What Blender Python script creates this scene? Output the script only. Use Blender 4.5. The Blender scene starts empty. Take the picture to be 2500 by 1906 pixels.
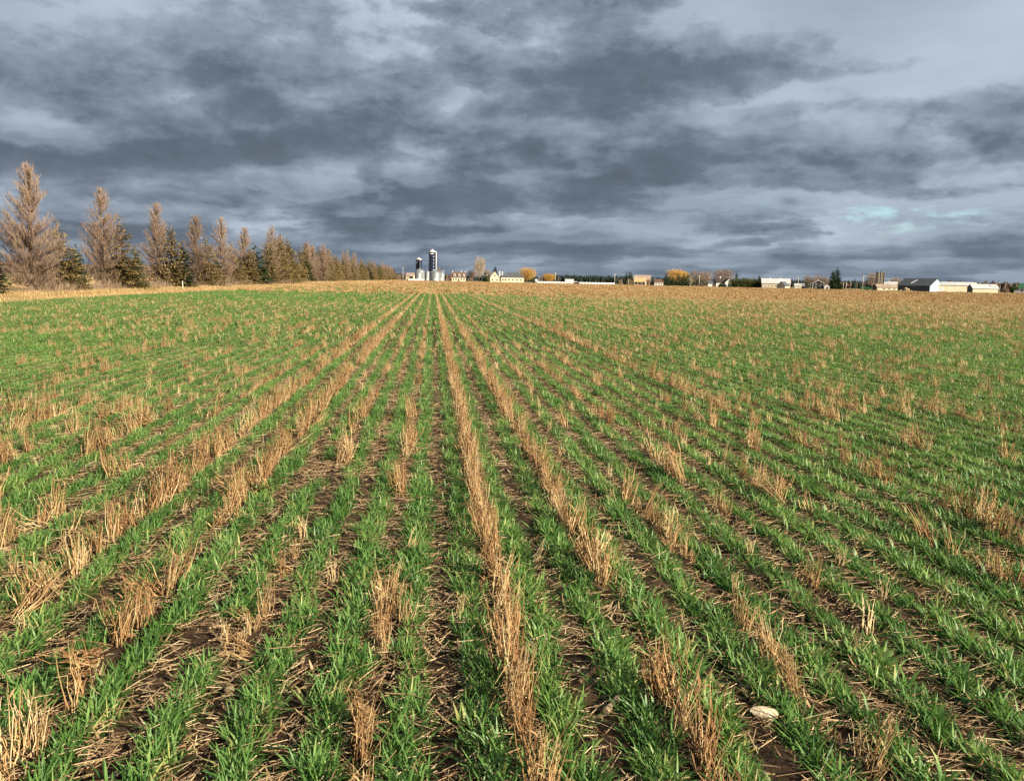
import bpy, bmesh, math, random, os
import numpy as np
from mathutils import Vector, Matrix, Euler

R = math.radians
SC = bpy.context.scene
COL = SC.collection
RNG = np.random.default_rng(11)
random.seed(7)

# ----------------------------------------------------------------------------- camera
CAM_H = 1.45
F_PX = 1900.0
PITCH, YAW, ROLL = R(8.02), R(5.9), R(1.12)
cam_data = bpy.data.cameras.new('camera')
cam_data.sensor_width = 36.0
cam_data.lens = F_PX / 2500.0 * 36.0
cam_data.clip_start = 0.05
cam_data.clip_end = 20000.0
cam = bpy.data.objects.new('camera', cam_data)
COL.objects.link(cam)
CAM_ROT = (Matrix.Rotation(-YAW, 3, 'Z') @ Matrix.Rotation(math.pi / 2 - PITCH, 3, 'X') @ Matrix.Rotation(ROLL, 3, 'Z'))
cam.matrix_world = Matrix.Translation((0, 0, CAM_H)) @ CAM_ROT.to_4x4()
SC.camera = cam

# ----------------------------------------------------------------------------- light and exposure
EXPOSURE = 1.20
SUN_AZ, SUN_EL = R(134.0), R(24.0)          # clockwise from the rows (+Y)
SUN_TO = Vector((math.sin(SUN_AZ) * math.cos(SUN_EL), math.cos(SUN_AZ) * math.cos(SUN_EL), math.sin(SUN_EL)))
sun_data = bpy.data.lights.new('sun', 'SUN')
sun_data.energy = 4.8
sun_data.angle = R(0.6)
sun_data.color = (1.0, 0.89, 0.70)
sun = bpy.data.objects.new('sun', sun_data)
COL.objects.link(sun)
sun.rotation_euler = (-SUN_TO).to_track_quat('-Z', 'Y').to_euler()
SC.view_settings.view_transform = 'Standard'
SC.view_settings.look = 'None'
SC.view_settings.exposure = EXPOSURE
SC.view_settings.gamma = 1.0
SC.view_settings.use_curve_mapping = False
SC.cycles.use_denoising = False
SC.cycles.max_bounces = 3
SC.cycles.diffuse_bounces = 2
SC.cycles.glossy_bounces = 2
SC.cycles.transmission_bounces = 3
SC.cycles.transparent_max_bounces = 8
SC.render.film_transparent = False


class G:
    """small helper for node graphs"""
    def __init__(self, tree):
        self.t = tree
        self.n = tree.nodes
        self.n.clear()

    def new(self, kind, **kw):
        nd = self.n.new(kind)
        for k, v in kw.items():
            setattr(nd, k, v)
        return nd

    def put(self, sock, v):
        if hasattr(v, 'is_output'):
            self.t.links.new(v, sock)
        elif v is not None:
            sock.default_value = v

    def m(self, op, a, b=None, c=None, clamp=False):
        nd = self.new('ShaderNodeMath', operation=op, use_clamp=clamp)
        for i, v in enumerate((a, b, c)):
            if v is not None:
                self.put(nd.inputs[i], v)
        return nd.outputs[0]

    def vm(self, op, a, b=None, scale=None):
        nd = self.new('ShaderNodeVectorMath', operation=op)
        self.put(nd.inputs[0], a)
        if b is not None:
            self.put(nd.inputs[1], b)
        if scale is not None:
            self.put(nd.inputs['Scale'], scale)
        return nd.outputs['Value'] if op in ('LENGTH', 'DOT_PRODUCT', 'DISTANCE') else nd.outputs[0]

    def xyz(self, x, y, z):
        nd = self.new('ShaderNodeCombineXYZ')
        for i, v in enumerate((x, y, z)):
            self.put(nd.inputs[i], v)
        return nd.outputs[0]

    def sep(self, v):
        nd = self.new('ShaderNodeSeparateXYZ')
        self.put(nd.inputs[0], v)
        return nd.outputs

    def noise(self, vec, scale=1.0, detail=4.0, rough=0.5, dist=0.0, lac=2.0, out=0):
        nd = self.new('ShaderNodeTexNoise', noise_dimensions='3D')
        if vec is not None:
            self.put(nd.inputs['Vector'], vec)
        self.put(nd.inputs['Scale'], scale)
        self.put(nd.inputs['Detail'], detail)
        self.put(nd.inputs['Roughness'], rough)
        self.put(nd.inputs['Lacunarity'], lac)
        self.put(nd.inputs['Distortion'], dist)
        return nd.outputs[out]

    def step(self, v, a, b, lo=0.0, hi=1.0):
        nd = self.new('ShaderNodeMapRange', interpolation_type='SMOOTHSTEP')
        for i, q in enumerate((v, a, b, lo, hi)):
            self.put(nd.inputs[i], q)
        return nd.outputs[0]

    def mix(self, f, a, b, blend='MIX'):
        nd = self.new('ShaderNodeMix', data_type='RGBA', blend_type=blend)
        self.put(nd.inputs[0], f)
        self.put(nd.inputs[6], a if hasattr(a, 'is_output') else (*a, 1.0))
        self.put(nd.inputs[7], b if hasattr(b, 'is_output') else (*b, 1.0))
        return nd.outputs[2]

    def ramp(self, f, stops):
        nd = self.new('ShaderNodeValToRGB')
        el = nd.color_ramp.elements
        while len(el) < len(stops):
            el.new(0.5)
        for e, (p, c) in zip(el, stops):
            e.position = p
            e.color = (*c, 1.0)
        self.put(nd.inputs[0], f)
        return nd.outputs[0]


def pixel_dir(px, py):
    """direction in the place of a point of the photograph (2500 wide)"""
    return (CAM_ROT @ Vector(((px - 1250.0) / F_PX, (953.0 - py) / F_PX, -1.0))).normalized()


# ----------------------------------------------------------------------------- sky: a broken deck of stratocumulus
def build_world():
    w = bpy.data.worlds.new('World')
    SC.world = w
    w.use_nodes = True
    w.cycles.sampling_method = 'MANUAL'
    w.cycles.sample_map_resolution = 256
    g = G(w.node_tree)
    out = g.new('ShaderNodeOutputWorld')
    bg = g.new('ShaderNodeBackground')
    bg.inputs[1].default_value = 0.10
    g.t.links.new(bg.outputs[0], out.inputs[0])
    sky = g.new('ShaderNodeTexSky', sky_type='NISHITA')
    sky.sun_disc = False
    sky.sun_elevation = SUN_EL
    sky.sun_rotation = SUN_AZ
    sky.air_density = 1.0
    sky.dust_density = 0.6
    sky.ozone_density = 1.4
    d = g.new('ShaderNodeTexCoord').outputs['Generated']
    x, y, z = g.sep(d)
    zc = g.m('MAXIMUM', z, 0.0)
    t = g.m('DIVIDE', 1.0, g.m('ADD', zc, 0.125))       # distance to the deck in units of its height
    # band axis of the cloud rolls, turned a little against the view
    ca, sa = math.cos(R(-22)), math.sin(R(-22))
    u0 = g.m('ADD', g.m('MULTIPLY', x, ca), g.m('MULTIPLY', y, sa))
    v0 = g.m('ADD', g.m('MULTIPLY', x, -sa), g.m('MULTIPLY', y, ca))
    u = g.m('MULTIPLY', u0, t)
    v = g.m('MULTIPLY', v0, t)

    def blob(px, py, su, sv, amp):
        dd = pixel_dir(px, py)
        tt = 1.0 / (max(dd.z, 0) + 0.125)
        uu = (dd.x * ca + dd.y * sa) * tt
        vv = (-dd.x * sa + dd.y * ca) * tt
        a = g.m('DIVIDE', g.m('SUBTRACT', u, uu), su)
        b = g.m('DIVIDE', g.m('SUBTRACT', v, vv), sv)
        r2 = g.m('ADD', g.m('MULTIPLY', a, a), g.m('MULTIPLY', b, b))
        return g.m('MULTIPLY', g.m('EXPONENT', g.m('MULTIPLY', r2, -1.0)), amp)

    blobs = SKY_BLOBS(blob)
    bias = blobs[0]
    for b in blobs[1:]:
        bias = g.m('ADD', bias, b)
    # broad light sheet above the deck
    base = g.xyz(g.m('MULTIPLY', u, 0.6), g.m('MULTIPLY', v, 0.6), 3.7)
    sheet_n = g.noise(base, 1.0, 5.0, 0.55)
    col = g.mix(g.step(sheet_n, 0.32, 0.68), SKY_C['sheet_dark'], SKY_C['sheet_light'])
    # a torn gap of clear sky
    gap = blob(2110, 530, 0.75, 0.55, 1.0)
    gn = g.noise(g.xyz(g.m('MULTIPLY', u, 1.6), g.m('MULTIPLY', v, 1.3), 9.1), 1.0, 5.0, 0.62)
    gap_f = g.m('MULTIPLY', g.step(g.m('ADD', gn, g.m('MULTIPLY', g.m('SUBTRACT', g.noise(g.xyz(x, y, g.m('MULTIPLY', z, 2.6)), 26.0, 5.0, 0.62), 0.5), 0.8)), 0.50, 0.74), g.step(gap, 0.10, 0.9, 0.0, 0.85))
    clear = g.mix(1.0, sky.outputs[0], SKY_C['clear_gain'], 'MULTIPLY')
    col = g.mix(gap_f, col, clear)
    N = 4
    # billows: the clouds' own depth shows as rounded edges whatever the distance
    ang = g.xyz(x, y, g.m('MULTIPLY', z, 1.9))
    bil = g.xyz(g.m('SUBTRACT', g.noise(ang, 8.0, 6.0, 0.62), 0.5), g.m('SUBTRACT', g.noise(g.vm('ADD', ang, (5.3, 1.7, 2.9)), 8.0, 6.0, 0.62), 0.5), 0.0)
    wob = g.vm('SCALE', bil, scale=BIL)
    puff = g.m('SUBTRACT', g.noise(ang, 20.0, 6.0, 0.62), 0.5)
    lump = g.m('SUBTRACT', g.noise(g.vm('ADD', ang, (1.1, 8.2, 0.4)), 9.0, 3.0, 0.5), 0.5)
    for k in range(N - 1, -1, -1):
        h = 1.0 + 0.07 * k
        q = g.xyz(g.m('MULTIPLY', u, 1.05 * h), g.m('MULTIPLY', v, 1.25 * h), 0.05 * k + SEED)
        q = g.vm('ADD', q, wob)
        n = g.noise(q, 1.0, 3.0, 0.5)
        n = g.m('ADD', n, g.m('MULTIPLY', puff, PUFF))
        n = g.m('ADD', n, g.m('MULTIPLY', lump, LUMP))
        n = g.m('ADD', n, bias)
        n = g.m('SUBTRACT', n, g.m('MULTIPLY', gap, 0.06))
        th = 0.41 + 0.042 * k
        a = g.m('MULTIPLY', g.step(n, th, th + 0.10), SKY_A[k])
        f = k / (N - 1.0)
        thin = tuple(SKY_C['low_thin'][i] * (1 - f) + SKY_C['top'][i] * f for i in range(3))
        thick = tuple(SKY_C['low_thick'][i] * (1 - f) + SKY_C['top'][i] * 0.74 * f for i in range(3))
        nn = g.m('ADD', n, g.m('MULTIPLY', puff, 0.16))
        c = g.mix(g.step(nn, th + 0.03, th + 0.24), thin, thick)
        nd = g.m('ADD', n, g.m('ADD', g.m('MULTIPLY', puff, 0.35), g.m('MULTIPLY', lump, 0.35)))
        c = g.mix(g.step(nd, th + 0.16, th + 0.42), c, tuple(q_ * 0.80 for q_ in thick))
        col = g.mix(a, col, c)
    # the far deck melts into one tone towards the horizon
    hz = g.step(z, 0.0, 0.06, 0.55, 0.0)
    col = g.mix(hz, col, SKY_C['far'])
    below = g.step(z, -0.02, 0.0, 1.0, 0.0)
    col = g.mix(below, col, SKY_C['far'])
    g.put(bg.inputs[0], col)
    return w


def S(r, gg, b, k=10.0 / 2 ** EXPOSURE):
    """a display colour 0..255 as radiance for the background"""
    f = lambda c: ((c / 255.0 + 0.055) / 1.055) ** 2.4 if c > 10 else c / 255.0 / 12.92
    return (f(r) * k, f(gg) * k, f(b) * k)


SKY_C = dict(sheet_dark=S(152, 166, 182), sheet_light=S(192, 204, 219), top=S(176, 189, 204),
             low_thin=S(142, 155, 170), low_thick=S(99, 111, 126), far=S(112, 128, 146), clear_gain=(0.62, 0.74, 0.80))
BIL, PUFF, LUMP, SEED = 0.9, 0.17, 0.24, 3.1
SKY_A = [0.88, 0.72, 0.7, 0.7]
SKY_BLOBS = lambda blob: [
    blob(750, 170, 1.0, 0.45, 0.055),     # grey mass in the upper left
    blob(950, 20, 0.6, 0.22, 0.07),
    blob(650, 330, 1.1, 0.30, 0.13),      # the darkest band left of the middle
    blob(1050, 340, 0.9, 0.35, 0.05),
    blob(350, 480, 1.9, 0.45, 0.10),      # blue-black band above the trees
    blob(1050, 480, 0.9, 0.40, 0.06),
    blob(550, 575, 1.6, 0.8, 0.07),
    blob(650, 400, 0.5, 0.2, 0.05),
    blob(1450, 420, 0.9, 0.30, 0.03),
    blob(1830, 160, 0.45, 0.20, 0.10),    # long cloud upper right
    blob(2200, 260, 0.50, 0.16, 0.10),
    blob(1450, 60, 0.36, 0.26, -0.07),    # pale opening at the top
    blob(480, 235, 0.25, 0.12, -0.05),
    blob(2350, 110, 0.6, 0.22, -0.12),
    blob(2350, 450, 1.0, 1.0, -0.075),
    blob(1930, 300, 0.5, 0.12, -0.05),
]
build_world()

# ----------------------------------------------------------------------------- materials
def mat(name, rough=0.8, spec=0.3):
    m = bpy.data.materials.new(name)
    m.use_nodes = True
    g = G(m.node_tree)
    out = g.new('ShaderNodeOutputMaterial')
    p = g.new('ShaderNodeBsdfPrincipled')
    p.inputs['Roughness'].default_value = rough
    p.inputs['Specular IOR Level'].default_value = spec
    g.t.links.new(p.outputs[0], out.inputs[0])
    return m, g, p, out


def plain(name, col, rough=0.75, var=0.18, scale=1.2, spec=0.3, metal=0.0, bump=0.0, streak=False):
    """paint, boards, stone: a base colour with blotches and weather streaks"""
    m, g, p, out = mat(name, rough, spec)
    p.inputs['Metallic'].default_value = metal
    co = g.new('ShaderNodeTexCoord').outputs['Object']
    v = g.vm('MULTIPLY', co, (1.0, 1.0, 0.18)) if streak else co
    n = g.noise(v, scale, 5.0, 0.6)
    f = g.step(n, 0.25, 0.75)
    dark = tuple(c * (1 - var) for c in col)
    light = tuple(min(1.0, c * (1 + var * 0.6)) for c in col)
    g.put(p.inputs['Base Color'], g.mix(f, dark, light))
    if bump:
        b = g.new('ShaderNodeBump')
        b.inputs['Strength'].default_value = bump
        b.inputs['Distance'].default_value = 0.02
        g.put(b.inputs['Height'], g.noise(co, scale * 8, 3.0, 0.6))
        g.t.links.new(b.outputs[0], p.inputs['Normal'])
    return m


def leafy(name, stops, rough=0.5, trans=0.3, spec=0.35, obj_var=0.25, attr='tint'):
    """leaves, straw and twigs: colour by the piece's own tint, a little light let through"""
    m, g, p, out = mat(name, rough, spec)
    t = g.new('ShaderNodeAttribute', attribute_name=attr).outputs['Fac']
    rnd = g.new('ShaderNodeObjectInfo').outputs['Random']
    f = g.m('ADD', t, g.m('MULTIPLY', g.m('SUBTRACT', rnd, 0.5), obj_var), clamp=True)
    c = g.ramp(f, stops)
    g.put(p.inputs['Base Color'], c)
    if trans > 0:
        tr = g.new('ShaderNodeBsdfTranslucent')
        g.put(tr.inputs[0], g.mix(1.0, c, (1.25, 1.2, 0.7), 'MULTIPLY'))
        mx = g.new('ShaderNodeMixShader')
        mx.inputs[0].default_value = trans
        g.t.links.new(p.outputs[0], mx.inputs[1])
        g.t.links.new(tr.outputs[0], mx.inputs[2])
        g.t.links.new(mx.outputs[0], out.inputs[0])
    return m


M = {}
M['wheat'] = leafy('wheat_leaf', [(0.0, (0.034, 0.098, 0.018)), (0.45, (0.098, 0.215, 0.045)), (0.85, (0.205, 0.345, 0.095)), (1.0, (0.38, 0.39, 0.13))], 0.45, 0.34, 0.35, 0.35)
M['stubble'] = leafy('stubble_stem', [(0.0, (0.10, 0.048, 0.022)), (0.35, (0.34, 0.185, 0.080)), (0.7, (0.53, 0.365, 0.175)), (1.0, (0.68, 0.54, 0.31))], 0.7, 0.10, 0.2, 0.35)
M['straw'] = leafy('straw_litter', [(0.0, (0.08, 0.045, 0.025)), (0.5, (0.30, 0.19, 0.10)), (1.0, (0.60, 0.46, 0.27))], 0.7, 0.0, 0.2, 0.2)
M['dry_grass'] = leafy('dry_grass', [(0.0, (0.27, 0.17, 0.075)), (0.5, (0.47, 0.33, 0.15)), (1.0, (0.64, 0.50, 0.27))], 0.7, 0.2, 0.2, 0.3)


def soil_material():
    m, g, p, out = mat('field_soil', 0.95, 0.1)
    co = g.new('ShaderNodeTexCoord').outputs['Object']
    n1 = g.noise(co, 9.0, 6.0, 0.65)
    n2 = g.noise(co, 60.0, 4.0, 0.7)
    n3 = g.noise(g.vm('MULTIPLY', co, (1.0, 0.35, 1.0)), 90.0, 3.0, 0.7)
    c = g.mix(g.step(n1, 0.3, 0.7), (0.030, 0.019, 0.012), (0.085, 0.052, 0.030))
    c = g.mix(g.step(n3, 0.60, 0.72), c, (0.30, 0.20, 0.10))
    g.put(p.inputs['Base Color'], c)
    b = g.new('ShaderNodeBump')
    b.inputs['Strength'].default_value = 0.8
    b.inputs['Distance'].default_value = 0.02
    g.put(b.inputs['Height'], g.m('ADD', n1, g.m('MULTIPLY', n2, 0.5)))
    g.t.links.new(b.outputs[0], p.inputs['Normal'])
    return m


def land_material(name, c0, c1, c2, scale=0.05):
    m, g, p, out = mat(name, 0.95, 0.1)
    co = g.new('ShaderNodeTexCoord').outputs['Object']
    n = g.noise(co, scale, 6.0, 0.6)
    n2 = g.noise(co, scale * 60, 4.0, 0.65)
    c = g.mix(g.step(n, 0.35, 0.65), c0, c1)
    c = g.mix(g.step(n2, 0.42, 0.70), c, c2)
    g.put(p.inputs['Base Color'], c)
    return m


M['soil'] = soil_material()
M['land'] = land_material('pasture', (0.22, 0.15, 0.07), (0.13, 0.13, 0.05), (0.30, 0.21, 0.10), 0.012)
M['verge'] = land_material('verge_turf', (0.33, 0.22, 0.09), (0.42, 0.29, 0.12), (0.22, 0.13, 0.06), 0.3)


# ----------------------------------------------------------------------------- mesh helpers
def mesh_np(name, V, Q, material, tint=None, smooth=False):
    """quads from arrays; tint is one value for each vertex"""
    V = np.asarray(V, dtype=np.float32)
    Q = np.asarray(Q, dtype=np.int32)
    me = bpy.data.meshes.new(name)
    me.vertices.add(len(V))
    me.vertices.foreach_set('co', V.ravel())
    me.loops.add(Q.size)
    me.loops.foreach_set('vertex_index', Q.ravel())
    k = Q.shape[1]
    me.polygons.add(len(Q))
    me.polygons.foreach_set('loop_start', np.arange(len(Q), dtype=np.int32) * k)
    if smooth:
        me.polygons.foreach_set('use_smooth', np.ones(len(Q), dtype=bool))
    if tint is not None:
        a = me.attributes.new('tint', 'FLOAT', 'POINT')
        a.data.foreach_set('value', np.asarray(tint, dtype=np.float32))
    me.update(calc_edges=True)
    me.materials.append(material)
    return me


def join_np(parts):
    """[(V, Q, tint)] -> one"""
    Vs, Qs, Ts, n = [], [], [], 0
    for V, Q, T in parts:
        Vs.append(V)
        Qs.append(Q + n)
        Ts.append(T)
        n += len(V)
    return np.concatenate(Vs), np.concatenate(Qs), np.concatenate(Ts)


def blades(base, az, tilt, bend, length, width, tint, prof=(0.55, 1.0, 0.8, 0.1), face=None):
    """N flat strips: start at base, leave the vertical by tilt, droop by bend along the way"""
    base = np.asarray(base, dtype=np.float64)
    N, K = len(base), len(prof)
    pts = np.zeros((N, K, 3))
    p = base.copy()
    pts[:, 0] = p
    seg = length / (K - 1)
    for j in range(1, K):
        a = tilt + bend * (j - 0.5) / (K - 1)
        p = p + np.stack([np.sin(a) * np.sin(az), np.sin(a) * np.cos(az), np.cos(a)], 1) * seg[:, None]
        pts[:, j] = p
    fa = az + np.pi / 2 if face is None else face
    side = np.stack([np.sin(fa), np.cos(fa), np.zeros(N)], 1)
    w = (np.asarray(prof)[None, :] * width[:, None] / 2)[:, :, None]
    L = pts - side[:, None] * w
    Rr = pts + side[:, None] * w
    V = np.stack([L, Rr], 2).reshape(N * K * 2, 3)
    i = (np.arange(N) * K * 2)[:, None]
    j = (np.arange(K - 1) * 2)[None, :]
    b = (i + j).ravel()
    Q = np.stack([b, b + 1, b + 3, b + 2], 1)
    return V, Q, np.repeat(tint, K * 2)


def tubes(p0, p1, r0, r1, tint, sides=4):
    """N tapered prisms"""
    p0, p1 = np.asarray(p0, float), np.asarray(p1, float)
    N = len(p0)
    d = p1 - p0
    d /= np.maximum(np.linalg.norm(d, axis=1, keepdims=True), 1e-9)
    ref = np.where(np.abs(d[:, 2:3]) > 0.9, np.array([[1.0, 0, 0]]), np.array([[0, 0, 1.0]]))
    a = np.cross(d, ref)
    a /= np.maximum(np.linalg.norm(a, axis=1, keepdims=True), 1e-9)
    b = np.cross(d, a)
    th = np.arange(sides) * 2 * np.pi / sides
    ring = a[:, None] * np.cos(th)[None, :, None] + b[:, None] * np.sin(th)[None, :, None]
    A = p0[:, None] + ring * np.asarray(r0)[:, None, None]
    B = p1[:, None] + ring * np.asarray(r1)[:, None, None]
    V = np.concatenate([A, B], 1).reshape(N * sides * 2, 3)
    i = (np.arange(N) * sides * 2)[:, None]
    k = np.arange(sides)[None, :]
    k2 = (k + 1) % sides
    Q = np.stack([i + k, i + k2, i + sides + k2, i + sides + k], 2).reshape(-1, 4)
    return V, Q, np.repeat(tint, sides * 2)


def link(name, me, parent=None, loc=None, rz=0.0):
    o = bpy.data.objects.new(name, me)
    COL.objects.link(o)
    if parent is not None:
        o.parent = parent
    if loc is not None:
        o.location = loc
    o.rotation_euler = (0, 0, rz)
    return o


def tag(o, label=None, cat=None, group=None, kind=None):
    for k, v in (('label', label), ('category', cat), ('group', group), ('kind', kind)):
        if v:
            o[k] = v
    return o


def scatter(name, sources, P, rotz, scl, idx, tilt=None):
    """one object that stands for a mass of plants: every point carries one of the source pieces"""
    col = bpy.data.collections.new(name + '_pieces')
    for i, me in enumerate(sources):
        o = bpy.data.objects.new('%s_piece_%02d' % (name, i), me)
        col.objects.link(o)
    me = bpy.data.meshes.new(name)
    P = np.asarray(P, np.float32)
    me.vertices.add(len(P))
    me.vertices.foreach_set('co', P.ravel())
    rot = np.zeros((len(P), 3), np.float32)
    rot[:, 2] = rotz
    if tilt is not None:
        rot[:, :2] = tilt
    sc3 = np.asarray(scl, np.float32)
    if sc3.ndim == 1:
        sc3 = np.repeat(sc3[:, None], 3, 1)
    a = me.attributes.new('rot', 'FLOAT_VECTOR', 'POINT'); a.data.foreach_set('vector', rot.ravel())
    a = me.attributes.new('scl', 'FLOAT_VECTOR', 'POINT'); a.data.foreach_set('vector', sc3.ravel())
    a = me.attributes.new('idx', 'INT', 'POINT'); a.data.foreach_set('value', np.asarray(idx, np.int32))
    o = link(name, me)
    ng = bpy.data.node_groups.new(name + '_spread', 'GeometryNodeTree')
    ng.interface.new_socket('Geometry', in_out='INPUT', socket_type='NodeSocketGeometry')
    ng.interface.new_socket('Geometry', in_out='OUTPUT', socket_type='NodeSocketGeometry')
    gi = ng.nodes.new('NodeGroupInput')
    go = ng.nodes.new('NodeGroupOutput')
    ci = ng.nodes.new('GeometryNodeCollectionInfo')
    ci.inputs['Collection'].default_value = col
    ci.inputs['Separate Children'].default_value = True
    ci.inputs['Reset Children'].default_value = True
    ip = ng.nodes.new('GeometryNodeInstanceOnPoints')
    ip.inputs['Pick Instance'].default_value = True

    def attr(nm, dt, sock):
        na = ng.nodes.new('GeometryNodeInputNamedAttribute')
        na.data_type = dt
        na.inputs['Name'].default_value = nm
        ng.links.new(na.outputs['Attribute'], ip.inputs[sock])
    attr('rot', 'FLOAT_VECTOR', 'Rotation')
    attr('scl', 'FLOAT_VECTOR', 'Scale')
    attr('idx', 'INT', 'Instance Index')
    ng.links.new(gi.outputs[0], ip.inputs['Points'])
    ng.links.new(ci.outputs[0], ip.inputs['Instance'])
    ng.links.new(ip.outputs[0], go.inputs[0])
    o.modifiers.new('spread', 'NODES').node_group = ng
    o['kind'] = 'stuff'
    return o


def vnoise(x, y, seed=0):
    """smooth value noise 0..1"""
    xi, yi = np.floor(x).astype(np.int64), np.floor(y).astype(np.int64)
    fx, fy = x - xi, y - yi
    fx, fy = fx * fx * (3 - 2 * fx), fy * fy * (3 - 2 * fy)

    def h(a, b):
        n = (a * 374761393 + b * 668265263 + seed * 974711) & 0xFFFFFFFF
        n = ((n ^ (n >> 13)) * 1274126177) & 0xFFFFFFFF
        return ((n ^ (n >> 16)) & 0xFFFF) / 65535.0
    return (h(xi, yi) * (1 - fx) + h(xi + 1, yi) * fx) * (1 - fy) + (h(xi, yi + 1) * (1 - fx) + h(xi + 1, yi + 1) * fx) * fy


# ----------------------------------------------------------------------------- the lie of the land
ROW = 0.254                       # spacing of the wheat rows, m
VERGE_X0, TREE_X = -20.3, -27.0   # left edge of the field; the windbreak


def field_end(x):
    return 548.0 - 0.80 * np.maximum(x, 0.0)


def make_ground():
    xs = np.concatenate([np.linspace(-6000, -40, 14), np.linspace(-38, 700, 40), np.linspace(760, 6000, 12)])
    ys = np.concatenate([np.linspace(-300, 700, 40), np.linspace(760, 9000, 20)])
    X, Y = np.meshgrid(xs, ys)
    V = np.stack([X.ravel(), Y.ravel(), np.full(X.size, -0.12)], 1)
    w, h = len(xs), len(ys)
    i = (np.arange(h - 1)[:, None] * w + np.arange(w - 1)[None, :]).ravel()
    Q = np.stack([i, i + 1, i + w + 1, i + w], 1)
    o = link('ground', mesh_np('ground', V, Q, M['land']))
    tag(o, kind='structure')
    # field: finer near the camera, furrowed along the rows
    xs = np.concatenate([[VERGE_X0, -16, -12.5], np.arange(-10.5, 13.5, 0.055), [15, 20, 30, 45, 70, 100, 140, 190, 250, 320, 400]])
    y1 = np.concatenate([[-6, -3, 0], np.arange(0.6, 15.0, 0.055), [16, 18, 21, 25, 30, 40, 55]])
    T = np.linspace(0, 1, 16)[1:]
    X, Y = np.meshgrid(xs, y1)
    X2, T2 = np.meshgrid(xs, T)
    Y2 = 55 + T2 * (field_end(X2) - 55)
    X, Y = np.concatenate([X, X2]), np.concatenate([Y, Y2])
    near = np.clip((15.5 - Y) / 3, 0, 1) * np.clip((14.0 - np.abs(X - 1.5)) / 2, 0, 1)
    fur = 0.012 * np.cos((X / ROW + 0.30) * 2 * np.pi + np.pi)
    clod = 0.036 * (vnoise(X * 8, Y * 8, 3) - 0.5) + 0.030 * (vnoise(X * 15, Y * 15, 4) - 0.5) + 0.03 * (vnoise(X * 2, Y * 2, 5) - 0.5)
    Z = (fur + clod) * near - 0.01
    V = np.stack([X.ravel(), Y.ravel(), Z.ravel()], 1)
    w, h = len(xs), X.shape[0]
    i = (np.arange(h - 1)[:, None] * w + np.arange(w - 1)[None, :]).ravel()
    Q = np.stack([i, i + 1, i + w + 1, i + w], 1)
    o = link('field', mesh_np('field', V, Q, M['soil'], smooth=True))
    tag(o, label='sown field of dark soil under wheat rows and stubble', kind='structure')
    # grassy verge with a shallow ditch
    xs = np.array([-40, -34, -30, -28, -26, -24.5, -23.3, -22.6, -22.0, -21.3, -20.8, -20.3])
    zs = np.array([-0.1, 0.0, 0.08, 0.12, 0.13, 0.10, 0.06, -0.06, -0.09, 0.02, 0.02, -0.02])
    ys = np.concatenate([np.arange(-10, 120, 1.5), np.linspace(122, 548, 60)])
    X, Y = np.meshgrid(xs, ys)
    Z = zs[None, :] + 0.10 * (vnoise(X * 0.7, Y * 0.5, 8) - 0.5)
    V = np.stack([X.ravel(), Y.ravel(), Z.ravel()], 1)
    w, h = len(xs), len(ys)
    i = (np.arange(h - 1)[:, None] * w + np.arange(w - 1)[None, :]).ravel()
    Q = np.stack([i, i + 1, i + w + 1, i + w], 1)
    o = link('verge', mesh_np('verge', V, Q, M['verge'], smooth=True))
    tag(o, label='golden grass verge between the field and the row of larches', kind='structure')


make_ground()


def in_view(P, mx=0.74, pad=2.2):
    """keep what the camera or one a step beside it could see"""
    cy, sy = math.cos(YAW), math.sin(YAW)
    lx = P[:, 0] * cy - P[:, 1] * sy
    ly = P[:, 0] * sy + P[:, 1] * cy
    return (ly > 0.2) & (np.abs(lx) < mx * ly + pad)


# ----------------------------------------------------------------------------- young wheat
def wheat_piece(seed, length, n, lw, hgt=1.0, prof=(0.55, 1.0, 0.8, 0.12), spread=0.030):
    r = np.random.default_rng(seed)
    plants = max(4, int(n / 5))
    py = r.uniform(-length / 2, length / 2, plants)
    pxx = r.normal(0, spread, plants)
    pick = r.integers(0, plants, n)
    base = np.stack([pxx[pick] + r.normal(0, 0.006, n), py[pick] + r.normal(0, 0.006, n), np.full(n, -0.015)], 1)
    az = r.uniform(0, 2 * np.pi, n)
    # swept a little across and along by the wind
    vx, vy = np.sin(az) * 1.0 + 0.25, np.cos(az) * 1.0 + 0.30
    az = np.arctan2(vx, vy)
    tilt = np.abs(r.normal(0.58, 0.34, n))
    bend = r.uniform(0.2, 1.35, n)
    L = r.uniform(0.050, 0.120, n) * hgt
    W = r.uniform(0.6, 1.15, n) * lw
    tint = np.clip(r.normal(0.42, 0.20, n), 0, 0.9)
    tint[r.random(n) < 0.025] = 1.0
    fa = az + np.pi / 2 + r.normal(0, 0.5, n)
    V, Q, T = blades(base, az, tilt, bend, L, W, tint, prof, fa)
    # paler towards the tips
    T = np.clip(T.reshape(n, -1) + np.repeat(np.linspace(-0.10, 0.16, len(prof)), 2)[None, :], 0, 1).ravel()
    return V, Q, T


def row_weight(k):
    """how well each wheat row came up"""
    r = np.random.default_rng(1000 + int(k) % 997)
    w = r.uniform(0.92, 1.08)
    return {-3: 0.72, 0: 1.15, 1: 1.1, -1: 1.15, -2: 1.1, 3: 0.95, -5: 0.9}.get(int(k), w)


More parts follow.
